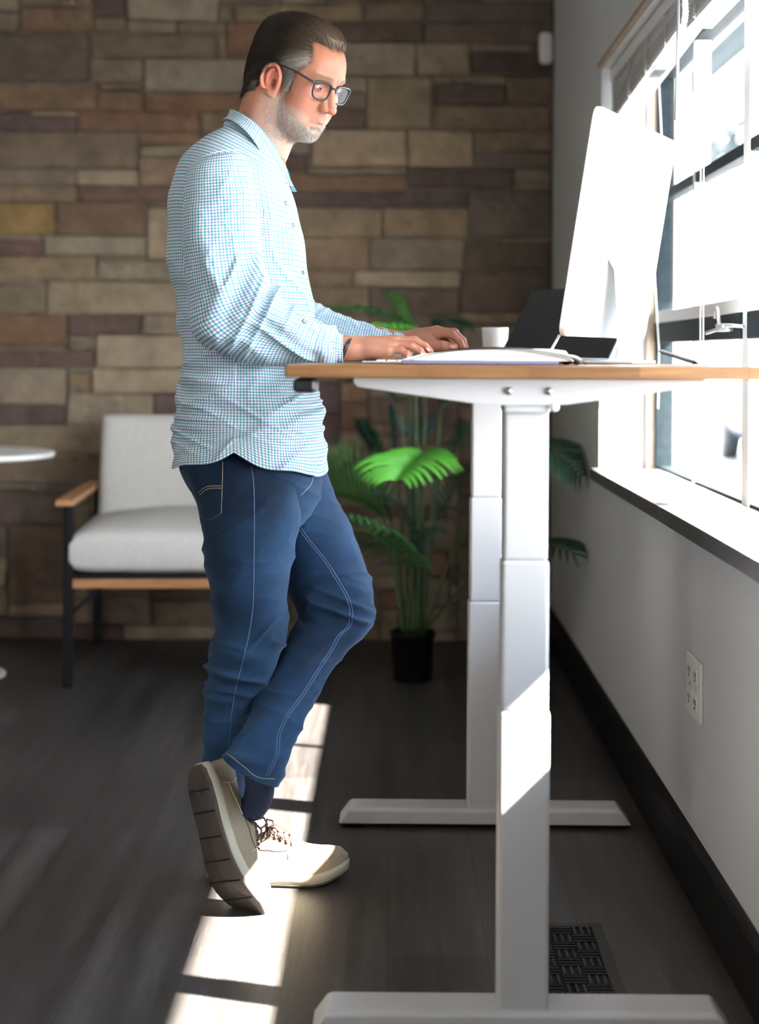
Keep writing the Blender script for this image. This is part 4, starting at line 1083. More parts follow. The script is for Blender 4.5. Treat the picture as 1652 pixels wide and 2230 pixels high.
def head_sdf(q, ears=True):
    """q in head space (a forward, b to his right, c up)"""
    a, b, c = q[..., 0], q[..., 1], q[..., 2]; m = np.stack([a, np.abs(b), c], -1)
    d = sd_ell(q, (-.012, 0, .054), (.105, .076, .088))
    d = smin(d, sd_ell(q, (.040, 0, .040), (.056, .064, .070)), .02)
    d = smin(d, sd_ell(q, (-.074, 0, -.012), (.034, .050, .060)), .03)
    d = smin(d, sd_ell(q, (.043, 0, -.022), (.050, .055, .080)), .02)
    d = smin(d, sd_ell(m, (.060, .044, -.016), (.026, .020, .022)), .022)        # cheekbone
    d = smin(d, sd_ell(m, (.050, .038, -.048), (.034, .024, .036)), .02)
    d = smin(d, sd_cone(m, (-.002, .052, -.035), (.006, .050, -.064), .016, .016), .02)
    d = smin(d, sd_cone(m, (.006, .050, -.064), (.068, .014, -.096), .016, .014), .025)   # jaw
    d = smin(d, sd_ell(q, (.0735, 0, -.089), (.0165, .021, .017)), .016)           # chin
    d = smin(d, sd_ell(q, (.045, 0, -.068), (.046, .044, .036)), .02)
    d = smin(d, sd_ell(q, (.0730, 0, -.052), (.0235, .028, .026)), .014)           # mouth mound
    d = smin(d, sd_cone(m, (.0905, .010, .038), (.076, .044, .041), .0080, .0070), .012)   # brow
    d = smax(d, -sd_ell(m, (.101, .031, .018), (.018, .019, .0125)), .012)       # socket
    n = sd_cone(q, (.089, 0, .032), (.1130, 0, -.0185), .0058, .0085)
    n = smin(n, sd_ell(q, (.1145, 0, -.0235), (.0108, .0098, .0090)), .006)
    n = smin(n, sd_ell(m, (.1010, .0130, -.0262), (.0120, .0062, .0080)), .005)
    n = smin(n, sd_cone(m, (.087, .010, .004), (.098, .012, -.016), .008, .006), .010)
    d = smin(d, n, .007)
    d = smax(d, -sd_ell(m, (.1080, .0072, -.0340), (.0070, .0040, .0050)), .002)   # nostril
    # eyelids
    el = np.array([.0795, .0315, .0195]); s = np.linalg.norm(m-el, axis=-1)-.0138
    up = (m[..., 2]-el[2])-.26*(m[..., 0]-el[0])+.0016; lo = -(m[..., 2]-el[2])-.30*(m[..., 0]-el[0])-.0022
    d = smin(d, smax(s, -up, .0012), .004); d = smin(d, smax(s, -lo, .0012), .004)
    d = smax(d, -(np.linalg.norm(m-el, axis=-1)-.0118), .001)
    # lips
    lp = sd_cone(m, (.0960, .002, -.0580), (.0785, .0245, -.0575), .0040, .0016)
    lp = smin(lp, sd_cone(m, (.0940, .0, -.0680), (.0785, .0225, -.0615), .0046, .0018), .0015)
    d = smin(d, lp, .004)
    d = smax(d, -sd_cone(m, (.1015, 0, -.0628), (.0795, .0275, -.0580), .0019, .0014), .0010)
    d = smax(d, -sd_cone(q, (.1065, 0, -.0410), (.1055, 0, -.050), .002, .002), .004)
    d = smax(d, -sd_cone(m, (.0940, .0, -.0800), (.088, .014, -.0780), .0028, .002), .010)   # below the lip
    if ears:
        e = np.array([.011, .0765, -.004]); t = m-e
        ca, sa = math.cos(.20), math.sin(.20)                  # ear tilted back
        x = t[..., 0]*ca+t[..., 2]*sa; z = -t[..., 0]*sa+t[..., 2]*ca; y = t[..., 1]+.30*np.minimum(x, 0)*1.0+.10*x
        E = np.stack([x, y, z], -1)
        rr = np.sqrt(((x+.008)/.0185)**2+((z-.002)/.0310)**2)
        helix = np.sqrt(((rr-1)*.0235)**2+(y-.0060)**2)-.0036
        helix = np.where(z < -.022, np.maximum(helix, (-z-.022)), helix)
        bowl = np.maximum(np.abs(y+.0015)-.0022, (rr-1)*.02)
        r2 = np.sqrt(((x+.0065)/.0115)**2+((z-.001)/.0215)**2)
        anti = np.sqrt(((r2-1)*.0155)**2+(y-.0030)**2)-.0026
        anti = np.maximum(anti, x+.004)
        lobe = sd_ell(E, (-.004, .002, -.0265), (.0085, .0045, .0095))
        trag = sd_ell(E, (.006, .003, -.004), (.0045, .0040, .0065))
        ear = smin(smin(smin(helix, bowl, .0015), anti, .0015), smin(lobe, trag, .002), .002)
        d = smin(d, ear, .003)
        d = smax(d, -sd_ell(E, (-.0055, .002, -.007), (.0070, .010, .0100)), .002)
    return d

NB0, NB1 = np.array(P(590, 205, 3.268)), np.array(P(563, 300, 3.28))
def neck_sdf(p):
    d = sd_cone(p, NB0, NB1, .0525, .0540)
    th = sd_cone(p, h2w((.040, 0, -.085)), np.array(P(596, 335, 3.275)), .016, .020)
    d = smin(d, th, .03)
    return smin(d, sd_cone(p, NB1+np.array([0, 0, -.03]), np.array(P(540, 370, 3.28)), .055, .080), .02)
def skin_sdf(p): return smin(head_sdf(w2h(p)), neck_sdf(p), .016)

def hairmask(q, s0=.006, s1=-.006):
    a, b, c = q[..., 0], np.abs(q[..., 1]), q[..., 2]
    af = np.interp(c, [-.045, -.014, .01, .03, .046, .066, .085, .104, .12, .135], [.024, .044, .042, .046, .060, .068, .058, .048, .055, .09])+.004*vnoise(b*90, c*140, a*60)
    af = af+.034*np.clip(1-(b/.046)**2, 0, 1)*sstep(.080, .100, c)
    m = sstep(s0, s1, a-af)
    m *= sstep(-.004, .004, c-np.interp(a, [-.12, -.06, -.026, -.008, .024, .031, .045], [-.066, -.060, -.042, .024, .034, -.018, -.016]))
    return m
lo = HO+np.array([-.19, -.16, -.24]); hi = HO+np.array([.17, .15, .17])
Vh, Qh = surface_nets(skin_sdf, lo, hi, .0016)
head = mesh_vq('head', Vh, Qh)

# --- hands
def chain(pts, rs):
    def f(p):
        d = None
        for i in range(len(pts)-1):
            e = sd_cone(p, pts[i], pts[i+1], rs[i], rs[i+1]); d = e if d is None else smin(d, e, .004)
        return d
    return f
def hand_sdf(wrist0, wrist1, knuckles, fingers, thumb, palm_r, mounds, wr=.024):
    W = np.array(wrist1)
    fs = [chain([np.array(P(*q)) for q in f[0]], f[1]) for f in fingers]; tb = chain([np.array(P(*q)) for q in thumb[0]], thumb[1])
    KN = [np.array(P(*k)) for k in knuckles]
    def f(p):
        d = sd_cone(p, np.array(wrist0), W, wr*1.12, wr)
        pl = None
        for i, k in enumerate(KN):
            e = sd_cone(p, W, k, palm_r*1.15, palm_r*.78); pl = e if pl is None else smin(pl, e, .014)
        for c, r in mounds: pl = smin(pl, sd_ell(p, np.array(P(*c)), r), .012)
        d = smin(d, pl, .014)
        for g in fs: d = smin(d, g(p), .0045)
        return smin(d, tb(p), .009)
    return f
wr0, wr1 = P(660, 750, 3.11), P(757, 762, 3.135)
rh = hand_sdf(wr0, wr1, [(853, 743, 3.195), (858, 744, 3.172), (852, 752, 3.150), (842, 763, 3.130)],
    [([(853, 743, 3.197), (893, 745, 3.203), (915, 757, 3.204), (926, 768, 3.204)], [.0098, .0085, .0078, .0068]),
     ([(858, 742, 3.174), (902, 742, 3.178), (924, 754, 3.179), (936, 765, 3.179)], [.0098, .0088, .0080, .0068]),
     ([(852, 750, 3.150), (893, 752, 3.152), (913, 764, 3.153), (922, 775, 3.153)], [.0095, .0084, .0076, .0066]),
     ([(842, 763, 3.130), (872, 763, 3.128), (886, 771, 3.127), (893, 781, 3.127)], [.0086, .0074, .0068, .0060])],
    ([(785, 768, 3.175), (822, 777, 3.205), (850, 782, 3.215), (872, 786, 3.217)], [.015, .0115, .0100, .0075]), .0165,
    [((800, 760, 3.155), (.035, .036, .019))])
wl0, wl1 = P(820, 745, 3.46), P(905, 746, 3.43)
lh = hand_sdf(wl0, wl1, [(950, 725, 3.395), (950, 722, 3.418), (948, 724, 3.442), (943, 732, 3.462)],
    [([(950, 724, 3.393), (983, 728, 3.385), (1000, 744, 3.383), (1008, 758, 3.383)], [.0100, .0088, .0080, .0070]),
     ([(950, 721, 3.418), (988, 724, 3.415), (1006, 742, 3.415), (1013, 757, 3.415)], [.0100, .0090, .0082, .0070]),
     ([(948, 724, 3.442), (985, 730, 3.445), (1001, 746, 3.446), (1007, 760, 3.446)], [.0095, .0085, .0078, .0068]),
     ([(943, 732, 3.462), (970, 738, 3.468), (984, 750, 3.470), (990, 762, 3.470)], [.0088, .0076, .0070, .0060])],
    ([(912, 745, 3.400), (940, 751, 3.378), (965, 754, 3.368), (988, 755, 3.364)], [.0150, .0125, .0110, .0085]), .0170,
    [((925, 738, 3.425), (.028, .036, .020))])
def bbox(pts, m): a = np.array(pts); return a.min(0)-m, a.max(0)+m
l0, h0 = bbox([wr0, wr1, P(940, 790, 3.12), P(860, 720, 3.22)], .03); l0[2] = DT+.0047
Vr, Qr = surface_nets(rh, l0, h0, .0016); hand_r = mesh_vq('hr', Vr, Qr)
l1, h1 = bbox([wl0, wl1, P(1015, 785, 3.36), P(950, 705, 3.48)], .03)
Vl, Ql = surface_nets(lh, l1, h1, .0016); hand_l = mesh_vq('hl', Vl, Ql)

# --- nails
nails = []
def nail(px, py, Y, d, n, w=.0052, l=.0065):
    c = Vector(P(px, py, Y)); d = Vector(d).normalized(); n = Vector(n); n = (n-d*n.dot(d)).normalized(); s_ = d.cross(n)
    m = MB(); vs = [c+n*.0012]; fs = []
    for r_, h_ in ((.5, .0010), (1.0, -.0004)):
        for k in range(16):
            t = 2*math.pi*k/16; vs.append(c+d*l*r_*math.cos(t)+s_*w*r_*math.sin(t)+n*(h_-.0016*(r_*math.sin(t))**2))
    for k in range(16): k2 = (k+1) % 16; fs += [(0, 1+k, 1+k2), (1+k, 17+k, 17+k2, 1+k2)]
    m.add(vs, fs); nails.append(m)
nail(985, 753, 3.3545, (1, 0, -.05), (0, -.8, .6))
nail(933, 760, 3.170, (.7, 0, -.7), (.55, -.6, .6), .0042, .0052)
nail(919, 769, 3.145, (.7, 0, -.7), (.55, -.6, .6), .0040, .0050)
nail(890, 777, 3.120, (.6, 0, -.8), (.6, -.6, .5), .0034, .0044)
# --- the rest of the body, under the clothes
def body_sdf(p):
    def c(a, b, ra, rb): return sd_cone(p, np.array(P(*a)), np.array(P(*b)), ra, rb)
    d = sd_ell(p, np.array(P(515, 470, 3.28)), (.105, .155, .17))
    d = smin(d, sd_ell(p, np.array(P(530, 700, 3.28)), (.095, .135, .19)), .08)
    d = smin(d, sd_ell(p, np.array(P(550, 960, 3.28)), (.105, .135, .12)), .08)
    d = smin(d, c((550, 300, 3.28), (540, 380, 3.28), .055, .07), .05)
    for a in (((480, 400, 3.13), (487, 690, 3.075), .042, .036), ((487, 690, 3.075), (735, 762, 3.13), .036, .023),
              ((480, 400, 3.43), (560, 690, 3.49), .042, .036), ((560, 690, 3.49), (880, 745, 3.435), .034, .022),
              ((545, 1050, 3.20), (540, 1370, 3.215), .072, .050), ((540, 1370, 3.215), (492, 1740, 3.285), .044, .028),
              ((630, 1060, 3.36), (728, 1340, 3.34), .070, .048), ((728, 1340, 3.34), (590, 1610, 3.16), .040, .028)):
        d = smin(d, c(*a), .02)
    return d
Vb, Qb = surface_nets(body_sdf, np.array(P(380, 1800, 3.25))-np.array([.05, .25, .03]), np.array([.12, 3.60, 1.52]), .009)
bodym = mesh_vq('b', Vb, Qb)
person = join_objs('person', [head, hand_r, hand_l, bodym])
tag(person, 'man in a pale gingham shirt, jeans and glasses, ankles crossed, typing at the desk', 'person')
co = np.array([v.co[:] for v in person.data.vertices]); q = w2h(co)
skin = np.array([.40, .185, .118]); red = np.array([.60, .22, .16]); lip = np.array([.50, .175, .150]); grey = np.array([.50, .40, .345])
a, b, c = q[:, 0], np.abs(q[:, 1]), q[:, 2]
colr = np.tile(skin, (len(co), 1))
def blend(w, k): global colr; w = np.clip(w, 0, 1)[:, None]; colr = colr*(1-w)+k*w
inh = (np.linalg.norm(q-np.array([.02, 0, 0]), axis=1) < .17).astype(float)
blend(inh*.45*gauss(a, .062, .03)*gauss(b, .045, .02)*gauss(c, -.02, .025), red)
blend(inh*.5*gauss(a, .115, .015)*gauss(b, 0, .02)*gauss(c, -.015, .02), red)
blend(inh*.75*(b > .074)*gauss(a, .0, .03)*gauss(c, 0, .04), red)
blend(inh*.60*sstep(.080, .086, a)*sstep(.027, .018, b)*gauss(c, -.0632+.06*b, .0062), lip)
blend(inh*.7*sstep(.074, .080, a)*sstep(.029, .024, b)*gauss(c, -.0628+.07*b, .0012), lip*.25)  # shade of the mouth crease painted into the skin colour
blend(inh*.8*gauss(a, .108, .006)*gauss(b, .0072, .004)*gauss(c, -.033, .004), lip*.3)  # shade inside the nostrils, painted as dark skin colour
beard = sstep(-.018, -.045, c-.25*(a-.03)*(a < .05)+.0)*sstep(-.02, .0, a)*(1-.9*(a > .09)*gauss(c, -.056, .010)*(b < .028))*sstep(-.045, -.062, c-.55*np.maximum(.03-a, 0)+.25*np.maximum(a-.05, 0)*0-.35*(b-.03))
blend(inh*.55*beard, grey)
blend(inh*.85*hairmask(q), np.array([.05, .035, .027]))
colr *= (1+.05*vnoise(co[:, 0]*160, co[:, 1]*160, co[:, 2]*160))[:, None]
setcol(person, colr)
M_skin = m_attr('skin', .48, .4, sss=.006, bump=.25)
person.data.materials.append(M_skin); person.data.polygons.foreach_set('material_index', [0]*len(person.data.polygons))

M_nail = mat('fingernail', (.62, .36, .30), .25)
for m_ in nails: m_.build('fingernail', M_nail, person, smooth=True)
# --- eyes
M_eyew = mat('eye_white', (.72, .68, .66), .15); M_iris = mat('blue_grey_iris', (.10, .17, .22), .1); M_pupil = mat('pupil', (.004, .004, .004), .1)
for s in (1, -1):
    e = empty('eye', h2w((.0795, .0315*s, .0195)), parent=person)
    m = MB(); R = .0117; prof = [(R*math.sin(t), R*math.cos(t)) for t in np.linspace(.0, math.pi, 20)]
    m.lathe([(max(r_, 1e-4), z_) for r_, z_ in prof][::-1], 28); eo = m.build('eyeball', M_eyew, e, smooth=True)
    gz = Fv*.94-Uv*.34+Rv*.0; gz /= np.linalg.norm(gz)
    rot = Vector(gz).to_track_quat('Z', 'Y')
    m = MB(); m.lathe([(.0058, .0100), (.0054, .0108), (.0024, .0122), (.0001, .0123)][::1], 28); i_ = m.build('iris', M_iris, e, smooth=True); i_.rotation_euler = rot.to_euler()
    m = MB(); m.lathe([(.0024, .0119), (.0022, .01245), (.0001, .0126)], 20); i_ = m.build('pupil', M_pupil, e, smooth=True); i_.rotation_euler = rot.to_euler()

# --- hair
def proj(q, off, f, it=3):
    for _ in range(it):
        e = 5e-4; d = f(q)
        g = np.stack([(f(q+np.eye(3)[k]*e)-f(q-np.eye(3)[k]*e))/(2*e) for k in range(3)], -1)
        g /= np.linalg.norm(g, axis=-1, keepdims=True)+1e-9
        q = q-g*(d-off)[..., None]
    return q, g
fh = lambda q: smin(head_sdf(q, False), neck_sdf(h2w(q)), .016)
def hairthick(q):
    a, b, c = q[..., 0], np.abs(q[..., 1]), q[..., 2]
    t = .005+.008*sstep(.06, .12, c)+.005*sstep(.095, .12, c)*sstep(.0, .06, a)
    return t
def hair_sdf(p):
    q = w2h(p); d = fh(q); qs = q-0
    m = hairmask(q, -.002, -.028); n = .0012*ridge(q[..., 1]*260+q[..., 0]*20, q[..., 2]*150+q[..., 0]*30, q[..., 0]*14)
    t = (hairthick(q)*.50+n)*m+.0004-.004*(m < .01)
    return d-t
M_hair = m_attr('hair_strands', .42, .4)
Vc, Qc = surface_nets(hair_sdf, HO+np.array([-.16, -.14, -.09]), HO+np.array([.14, .12, .18]), .0024)
qc = w2h(Vc); keep = hairmask(qc, -.002, -.028) > .04
remap = -np.ones(len(Vc), int); remap[keep] = np.arange(keep.sum()); Qk = Qc[keep[Qc].all(1)]
hair = mesh_vq('hair', Vc[keep], remap[Qk], M_hair, person)
def haircol(q, rnd):
    a, b, c = q[:, 0], np.abs(q[:, 1]), q[:, 2]
    dark = np.array([.026, .017, .012]); ash = np.array([.17, .115, .075]); gry = np.array([.40, .36, .33])
    w = sstep(.02, .09, a+.3*(c-.09))*.75
    k = dark*(1-w)[:, None]+ash*w[:, None]
    g = np.clip(sstep(.088, .060, c)*sstep(.020, .055, a+.8*np.maximum(.03-c, 0))+.6*sstep(-.05, -.068, c), 0, 1)*.85
    k = k*(1-g)[:, None]+gry*g[:, None]
    return k*(1+.45*rnd[:, None])
setcol(hair, haircol(w2h(Vc[keep]), vnoise(Vc[keep][:, 0]*400, Vc[keep][:, 1]*400, Vc[keep][:, 2]*100)*.6))

def strands(name, roots, flow, length, steps, off0, off1, width, cols, parent, matl, jit=.12, lift=None, seed=1, lenf=None):
    rs = np.random.RandomState(seed); n = len(roots)
    q = roots.copy(); pts = []; L = length*rs.uniform(.7, 1.15, n)*(lenf(roots) if lenf is not None else 1); jv = rs.normal(size=(n, 3))*jit
    for k in range(steps+1):
        o = off0+(off1(q) if callable(off1) else off1)*(k/steps)**.8
        if lift is None:
            q, g = proj(q, o, fh, 2)
            pts.append(q.copy())
            v = flow(q)+jv; v = v-g*np.sum(v*g, -1, keepdims=True)
            v /= np.linalg.norm(v, axis=-1, keepdims=True)+1e-9; q = q+v*(L/steps)[:, None]
        else:
            if k == 0: q, g = proj(q, off0, fh, 3); v0 = flow(q)+jv; v0 /= np.linalg.norm(v0, axis=-1, keepdims=True); v0 = v0+g*lift; v0 /= np.linalg.norm(v0, axis=-1, keepdims=True)
            pts.append(q.copy()); q = q+v0*(L/steps)[:, None]
    A = np.stack(pts, 1)                                     # n, steps+1, 3
    W = h2w(A)
    d = np.gradient(W, axis=1); s = np.cross(d, rs.normal(size=(n, 1, 3))); s /= np.linalg.norm(s, axis=-1, keepdims=True)+1e-9
    t = np.cross(d, s); t /= np.linalg.norm(t, axis=-1, keepdims=True)+1e-9
    tp = (1-.75*np.linspace(0, 1, steps+1)**2)[None, :, None]*width
    ring = np.stack([W+s*tp, W+(-.5*s+.87*t)*tp, W+(-.5*s-.87*t)*tp], 2)   # n, k, 3, 3
    V = ring.reshape(-1, 3); m = steps+1
    base = (np.arange(n)*m*3)[:, None, None]+(np.arange(steps)*3)[None, :, None]
    Q = []
    for e in range(3):
        e2 = (e+1) % 3
        Q.append(np.stack([base[..., 0]+e, base[..., 0]+e2, base[..., 0]+3+e2, base[..., 0]+3+e], -1).reshape(-1, 4))
    o = mesh_vq(name, V, np.concatenate(Q), matl, parent)
    setcol(o, np.repeat(cols, m*3, axis=0)); return o
rs = np.random.RandomState(2)
def sample(n, lo, hi, mask, thr):
    out = []
    while sum(len(o) for o in out) < n:
        q = rs.uniform(lo, hi, (n*3, 3)); q, _ = proj(q, 0.0, fh, 4); w = mask(q)
        ok = (w > rs.uniform(thr, 1, len(q))) & (np.abs(fh(q)) < .001); out.append(q[ok])
    return np.concatenate(out)[:n]
def hairflow(q):
    a, b, c = q[..., 0], q[..., 1], q[..., 2]; ab = np.abs(b)
    side = sstep(.035, .07, ab)*sstep(.125, .07, c); v = np.stack([-np.ones_like(a), 0*a, -.15-.55*side], -1)
    burn = (sstep(.035, .015, c)*sstep(.008, .022, a))[..., None]; v = v*(1-burn)+np.array([-.25, 0, -1.0])*burn
    nape = (sstep(-.03, -.07, a)*sstep(.04, -.02, c))[..., None]; v = v*(1-nape)+np.array([-.15, 0, -1.0])*nape
    v[..., 2] += .35*sstep(.05, .09, a)*sstep(.08, .11, c)
    return v
roots = sample(15000, (-.11, -.085, -.075), (.10, .085, .145), hairmask, .35)
col_r = haircol(roots, rs.uniform(-1, 1.2, len(roots)))
rs_off = rs.uniform(.35, 1.05, len(roots))
hs = strands('hair_strands', roots, hairflow, .050, 7, .002, lambda q: hairthick(q)*np.clip(rs_off[:, None][:, 0], 0, 1), .00042, col_r, None, M_hair, jit=.10, lenf=lambda q: 1-.72*sstep(.035, .012, q[:, 2])*sstep(.0, .015, q[:, 0])-.6*sstep(-.02, -.06, q[:, 2])*(q[:, 0] < 0))
def brow_mask(q):
    a, b, c = q[..., 0], np.abs(q[..., 1]), q[..., 2]; return ((b > .010) & (b < .050) & (a > .05) & (np.abs(c-.0405-.05*(b-.01)+.25*np.maximum(b-.038, 0)) < .0034)).astype(float)
rb = sample(230, (.06, -.055, .02), (.11, .055, .055), brow_mask, .1)
bs = strands('brow', rb, lambda q: np.stack([-.3+0*q[..., 0], np.sign(q[..., 1]), .2+0*q[..., 0]], -1), .009, 3, .0005, .0010, .00022, np.tile([.34, .24, .17], (len(rb), 1))*(1+.4*rs.uniform(-1, 1, (len(rb), 1))), None, M_hair)
h2 = join_objs('hair', [hair, hs, bs], person)
def beard_mask(q):
    a, b, c = q[..., 0], np.abs(q[..., 1]), q[..., 2]
    m = sstep(-.004, .010, a-.004-.10*np.maximum(-.03-c, 0))
    top = np.interp(a, [-.01, .03, .045, .06, .075, .09, .12], [-.022, -.024, -.046, -.060, -.066, -.075, -.080])
    low = sstep(.004, -.006, c-top)
    mu = ((a > .083) & (c < -.040) & (c > -.052) & (b < .026)).astype(float)*.5
    so = sstep(-.112, -.104, c+.0)
    lipx = ((a > .074) & (c < -.0530+.0*b) & (c > -.0740+.22*b) & (b < .028)).astype(float)
    return np.clip(np.maximum(m*low, mu), 0, 1)*(1-lipx)
rbd = sample(9000, (-.01, -.07, -.125), (.12, .07, -.02), beard_mask, .2)
beard_o = strands('beard', rbd, lambda q: np.stack([.25+0*q[..., 0], 0*q[..., 0], -1+0*q[..., 0]], -1), .0048, 2, .0001, 0, .00022, np.array([.66, .60, .54])*(1+.55*rs.uniform(-1, .6, (len(rbd), 1))), person, M_hair, jit=.35, lift=.55)

# --- glasses
M_gfr = mat('dark_spectacle_frame', (.018, .028, .034), .3); M_lens = m_glass('spectacle_lens', (.97, .97, .98), .10)
def glasses():
    r = empty('glasses', h2w((.10, 0, .01)), parent=person); inv = Vector(r.location)
    fr = MB(); GA, GC = .1015, .0118
    def lens_pts(s, k=1.0):
        out = []
        for i in range(40):
            t = 2*math.pi*i/40; ex = .62
            ex = .50 if math.sin(t) > 0 else .72; x = math.copysign(abs(math.cos(t))**ex, math.cos(t))*.0262*k; y = math.copysign(abs(math.sin(t))**ex, math.sin(t))*.0200*k
            x *= 1+.10*(y/.018)*(1 if x > 0 else .6)*.6
            b = s*(.0345+x); out.append(Vector(h2w((GA-.10*max(0, abs(b)-.012)-.10*y*0-.0012*(x/.026)**2, b, GC+y)))-inv)
        return out
    for s in (1, -1):
        p = lens_pts(s); fr.tube(p+[p[0], p[1]], .0020, 8, cap=False)
        top = [p[i] for i in range(3, 18)]; fr.tube(top, .0025, 8)
    fr.tube([Vector(h2w(v))-inv for v in ((GA, .0085, GC+.010), (GA+.002, .004, GC+.0125), (GA+.002, -.004, GC+.0125), (GA, -.0085, GC+.010))], .0018, 8)
    fr.build('frame', M_gfr, r, smooth=True)
    for s in (1, -1):
        t = MB(); t.tube([Vector(h2w(v))-inv for v in ((GA-.006, s*.0625, GC+.0135), (GA-.010, s*.0665, GC+.014), (.050, s*.0735, GC+.020), (.008, s*.0785, .032), (-.006, s*.0800, .031), (-.020, s*.079, .010))], [.0028, .0026, .0018, .0016, .0018, .0016], 8)
        t.build('temple_arm', M_gfr, r, smooth=True)
        p = lens_pts(s, .97); c = sum(p, Vector())/len(p); l = MB()
        l.add([c]+p, [(0, i+1, (i+1) % 40+1) for i in range(40)]); l.build('lens', M_lens, r, smooth=True, recalc=False)
glasses()

# --- shirt
def fold(G, f1, f2, amp, seed=0, sharp=2.0, warp=1.2):
    x, y, z = G[..., 0], G[..., 1], G[..., 2]
    w = vnoise(x*7+seed, y*7, z*7)*warp
    r_ = ridge(x*f1[0]+y*f1[1]+z*f1[2]+w, x*f2[0]+y*f2[1]+z*f2[2]+seed*3.1, seed)
    return amp*(np.clip(r_*.5+.5, 0, 1)**sharp)
def torso_disp(th, t, G):
    x, y, z = G[..., 0], G[..., 1], G[..., 2]
    low = sstep(.48, .60, t); back = sstep(.3, -.6, np.cos(th))+0*t
    d = fold(G, (16, 4, 30), (3, 5, -3), .008, 1, 2.2)*low*(.5+.5*back)*sstep(1.02, .85, t)
    d = d+fold(G, (-20, 3, 26), (5, 3, 3), .011, 5, 2.4)*low*(.8-.3*back)
    d = d+fold(G, (26, 6, 10), (2, 3, 4), .012, 9, 2.2)*sstep(.1, .3, t)*(1-low)
    d = d+fold(G, (6, 6, 48), (10, 6, 2), .005, 12, 2)*sstep(.60, .68, t)*sstep(.98, .85, t)*back
    d = d+fold(G, (8, 4, 75), (10, 8, 8), .007, 15, 2)*gauss(t, .84, .08)*sstep(0, .7, np.cos(th))
    return (d-.006)*sstep(0, .12, t)
ts = [(514, 268, 596, 334, 3.28, .070), (488, 280, 607, 352, 3.28, .105), (452, 298, 620, 382, 3.28, .150), (415, 325, 633, 402, 3.28, .185), (392, 352, 643, 425, 3.28, .197),
      (376, 410, 653, 462, 3.28, .197), (368, 470, 660, 508, 3.28, .188), (371, 560, 666, 575, 3.28, .182), (382, 640, 680, 648, 3.28, .178), (394, 715, 684, 720, 3.28, .174),
      (406, 785, 674, 790, 3.28, .172), (394, 840, 686, 845, 3.28, .176), (383, 900, 697, 905, 3.28, .182), (376, 960, 702, 962, 3.28, .187), (371, 1008, 711, 1026, 3.28, .192)]
G, UV, N = pair_loft(ts, 340, 300, torso_disp, 2.3)
th = np.linspace(0, 2*np.pi, 340, endpoint=False)[None, :]; t = np.linspace(0, 1, 300)[:, None]
for c_ in (1.5*np.pi, .5*np.pi):
    G[:, :, 2] += (.046*np.exp(-(np.abs(th-c_+.05)/.26)**1.15))*sstep(.86, 1.0, t)
G[:, :, 2] += .006*np.sin(th*5)*sstep(.93, 1, t); G[:, :, 0] += .006*np.sin(th*4+1)*sstep(.85, 1, t)*np.abs(np.cos(th))
shirt_t = grid_mesh('t', G, M_ging, None, True, UV)
def sleeve_disp(e0, e1, seed, k=1.0):
    def f(th, t, G):
        el = gauss(t, e0, .14); d = fold(G, (34, 5, -20), (6, 5, 10), .021, seed, 2.0)*(.12+el)
        d = d+fold(G, (6, 8, 40), (5, 5, 5), .010, seed+3, 2.2)*sstep(e0+.02, e0+.2, t)
        d = d+fold(G, (26, 8, 12), (5, 5, 5), .009, seed+8, 2.2)*sstep(.05, .25, t)*(1-el)*sstep(e0+.1, e0-.1, t)
        d = d+fold(G, (50, 10, 20), (8, 8, 8), .006, seed+6)*sstep(e1, e1+.1, t)
        return (d-.006)*k*sstep(0, .08, t)*sstep(1.0, .95, t)
    return f
ns = [(452, 346, 505, 334, 3.125, .030), (425, 352, 530, 336, 3.115, .052), (404, 375, 549, 366, 3.105, .066), (399, 420, 558, 410, 3.098, .071), (400, 480, 562, 468, 3.092, .070), (401, 540, 566, 528, 3.088, .068),
      (404, 600, 574, 575, 3.084, .066), (410, 655, 588, 612, 3.080, .065), (428, 712, 604, 640, 3.078, .064), (470, 758, 620, 655, 3.080, .062), (530, 782, 642, 668, 3.086, .058), (600, 792, 668, 682, 3.095, .054),
      (655, 790, 690, 698, 3.108, .048), (700, 789, 715, 714, 3.12, .041), (735, 789, 735, 727, 3.13, .034), (744, 789, 742, 731, 3.132, .033)]
G, UV, N = pair_loft(ns, 170, 320, sleeve_disp(.55, .8, 2), 2.15); sl_n = grid_mesh('n', G, M_ging, None, True, UV)
fs_ = [(440, 350, 540, 350, 3.43, .05), (425, 420, 570, 420, 3.46, .068), (450, 560, 600, 540, 3.49, .066), (520, 690, 640, 590, 3.50, .062), (600, 755, 672, 650, 3.49, .058), (690, 775, 722, 678, 3.475, .050), (770, 780, 790, 703, 3.46, .043), (850, 779, 856, 722, 3.445, .034), (893, 776, 893, 729, 3.435, .030)]
G, UV, N = pair_loft(fs_, 120, 220, sleeve_disp(.5, .7, 7, .5), 2.15); sl_f = grid_mesh('f', G, M_ging, None, True, UV)
shirt = join_objs('shirt', [shirt_t, sl_n, sl_f], person); shirt['label'] = 'teal and lavender gingham shirt'
so = shirt.modifiers.new('thick', 'SOLIDIFY'); so.thickness = .0012; so.offset = 0
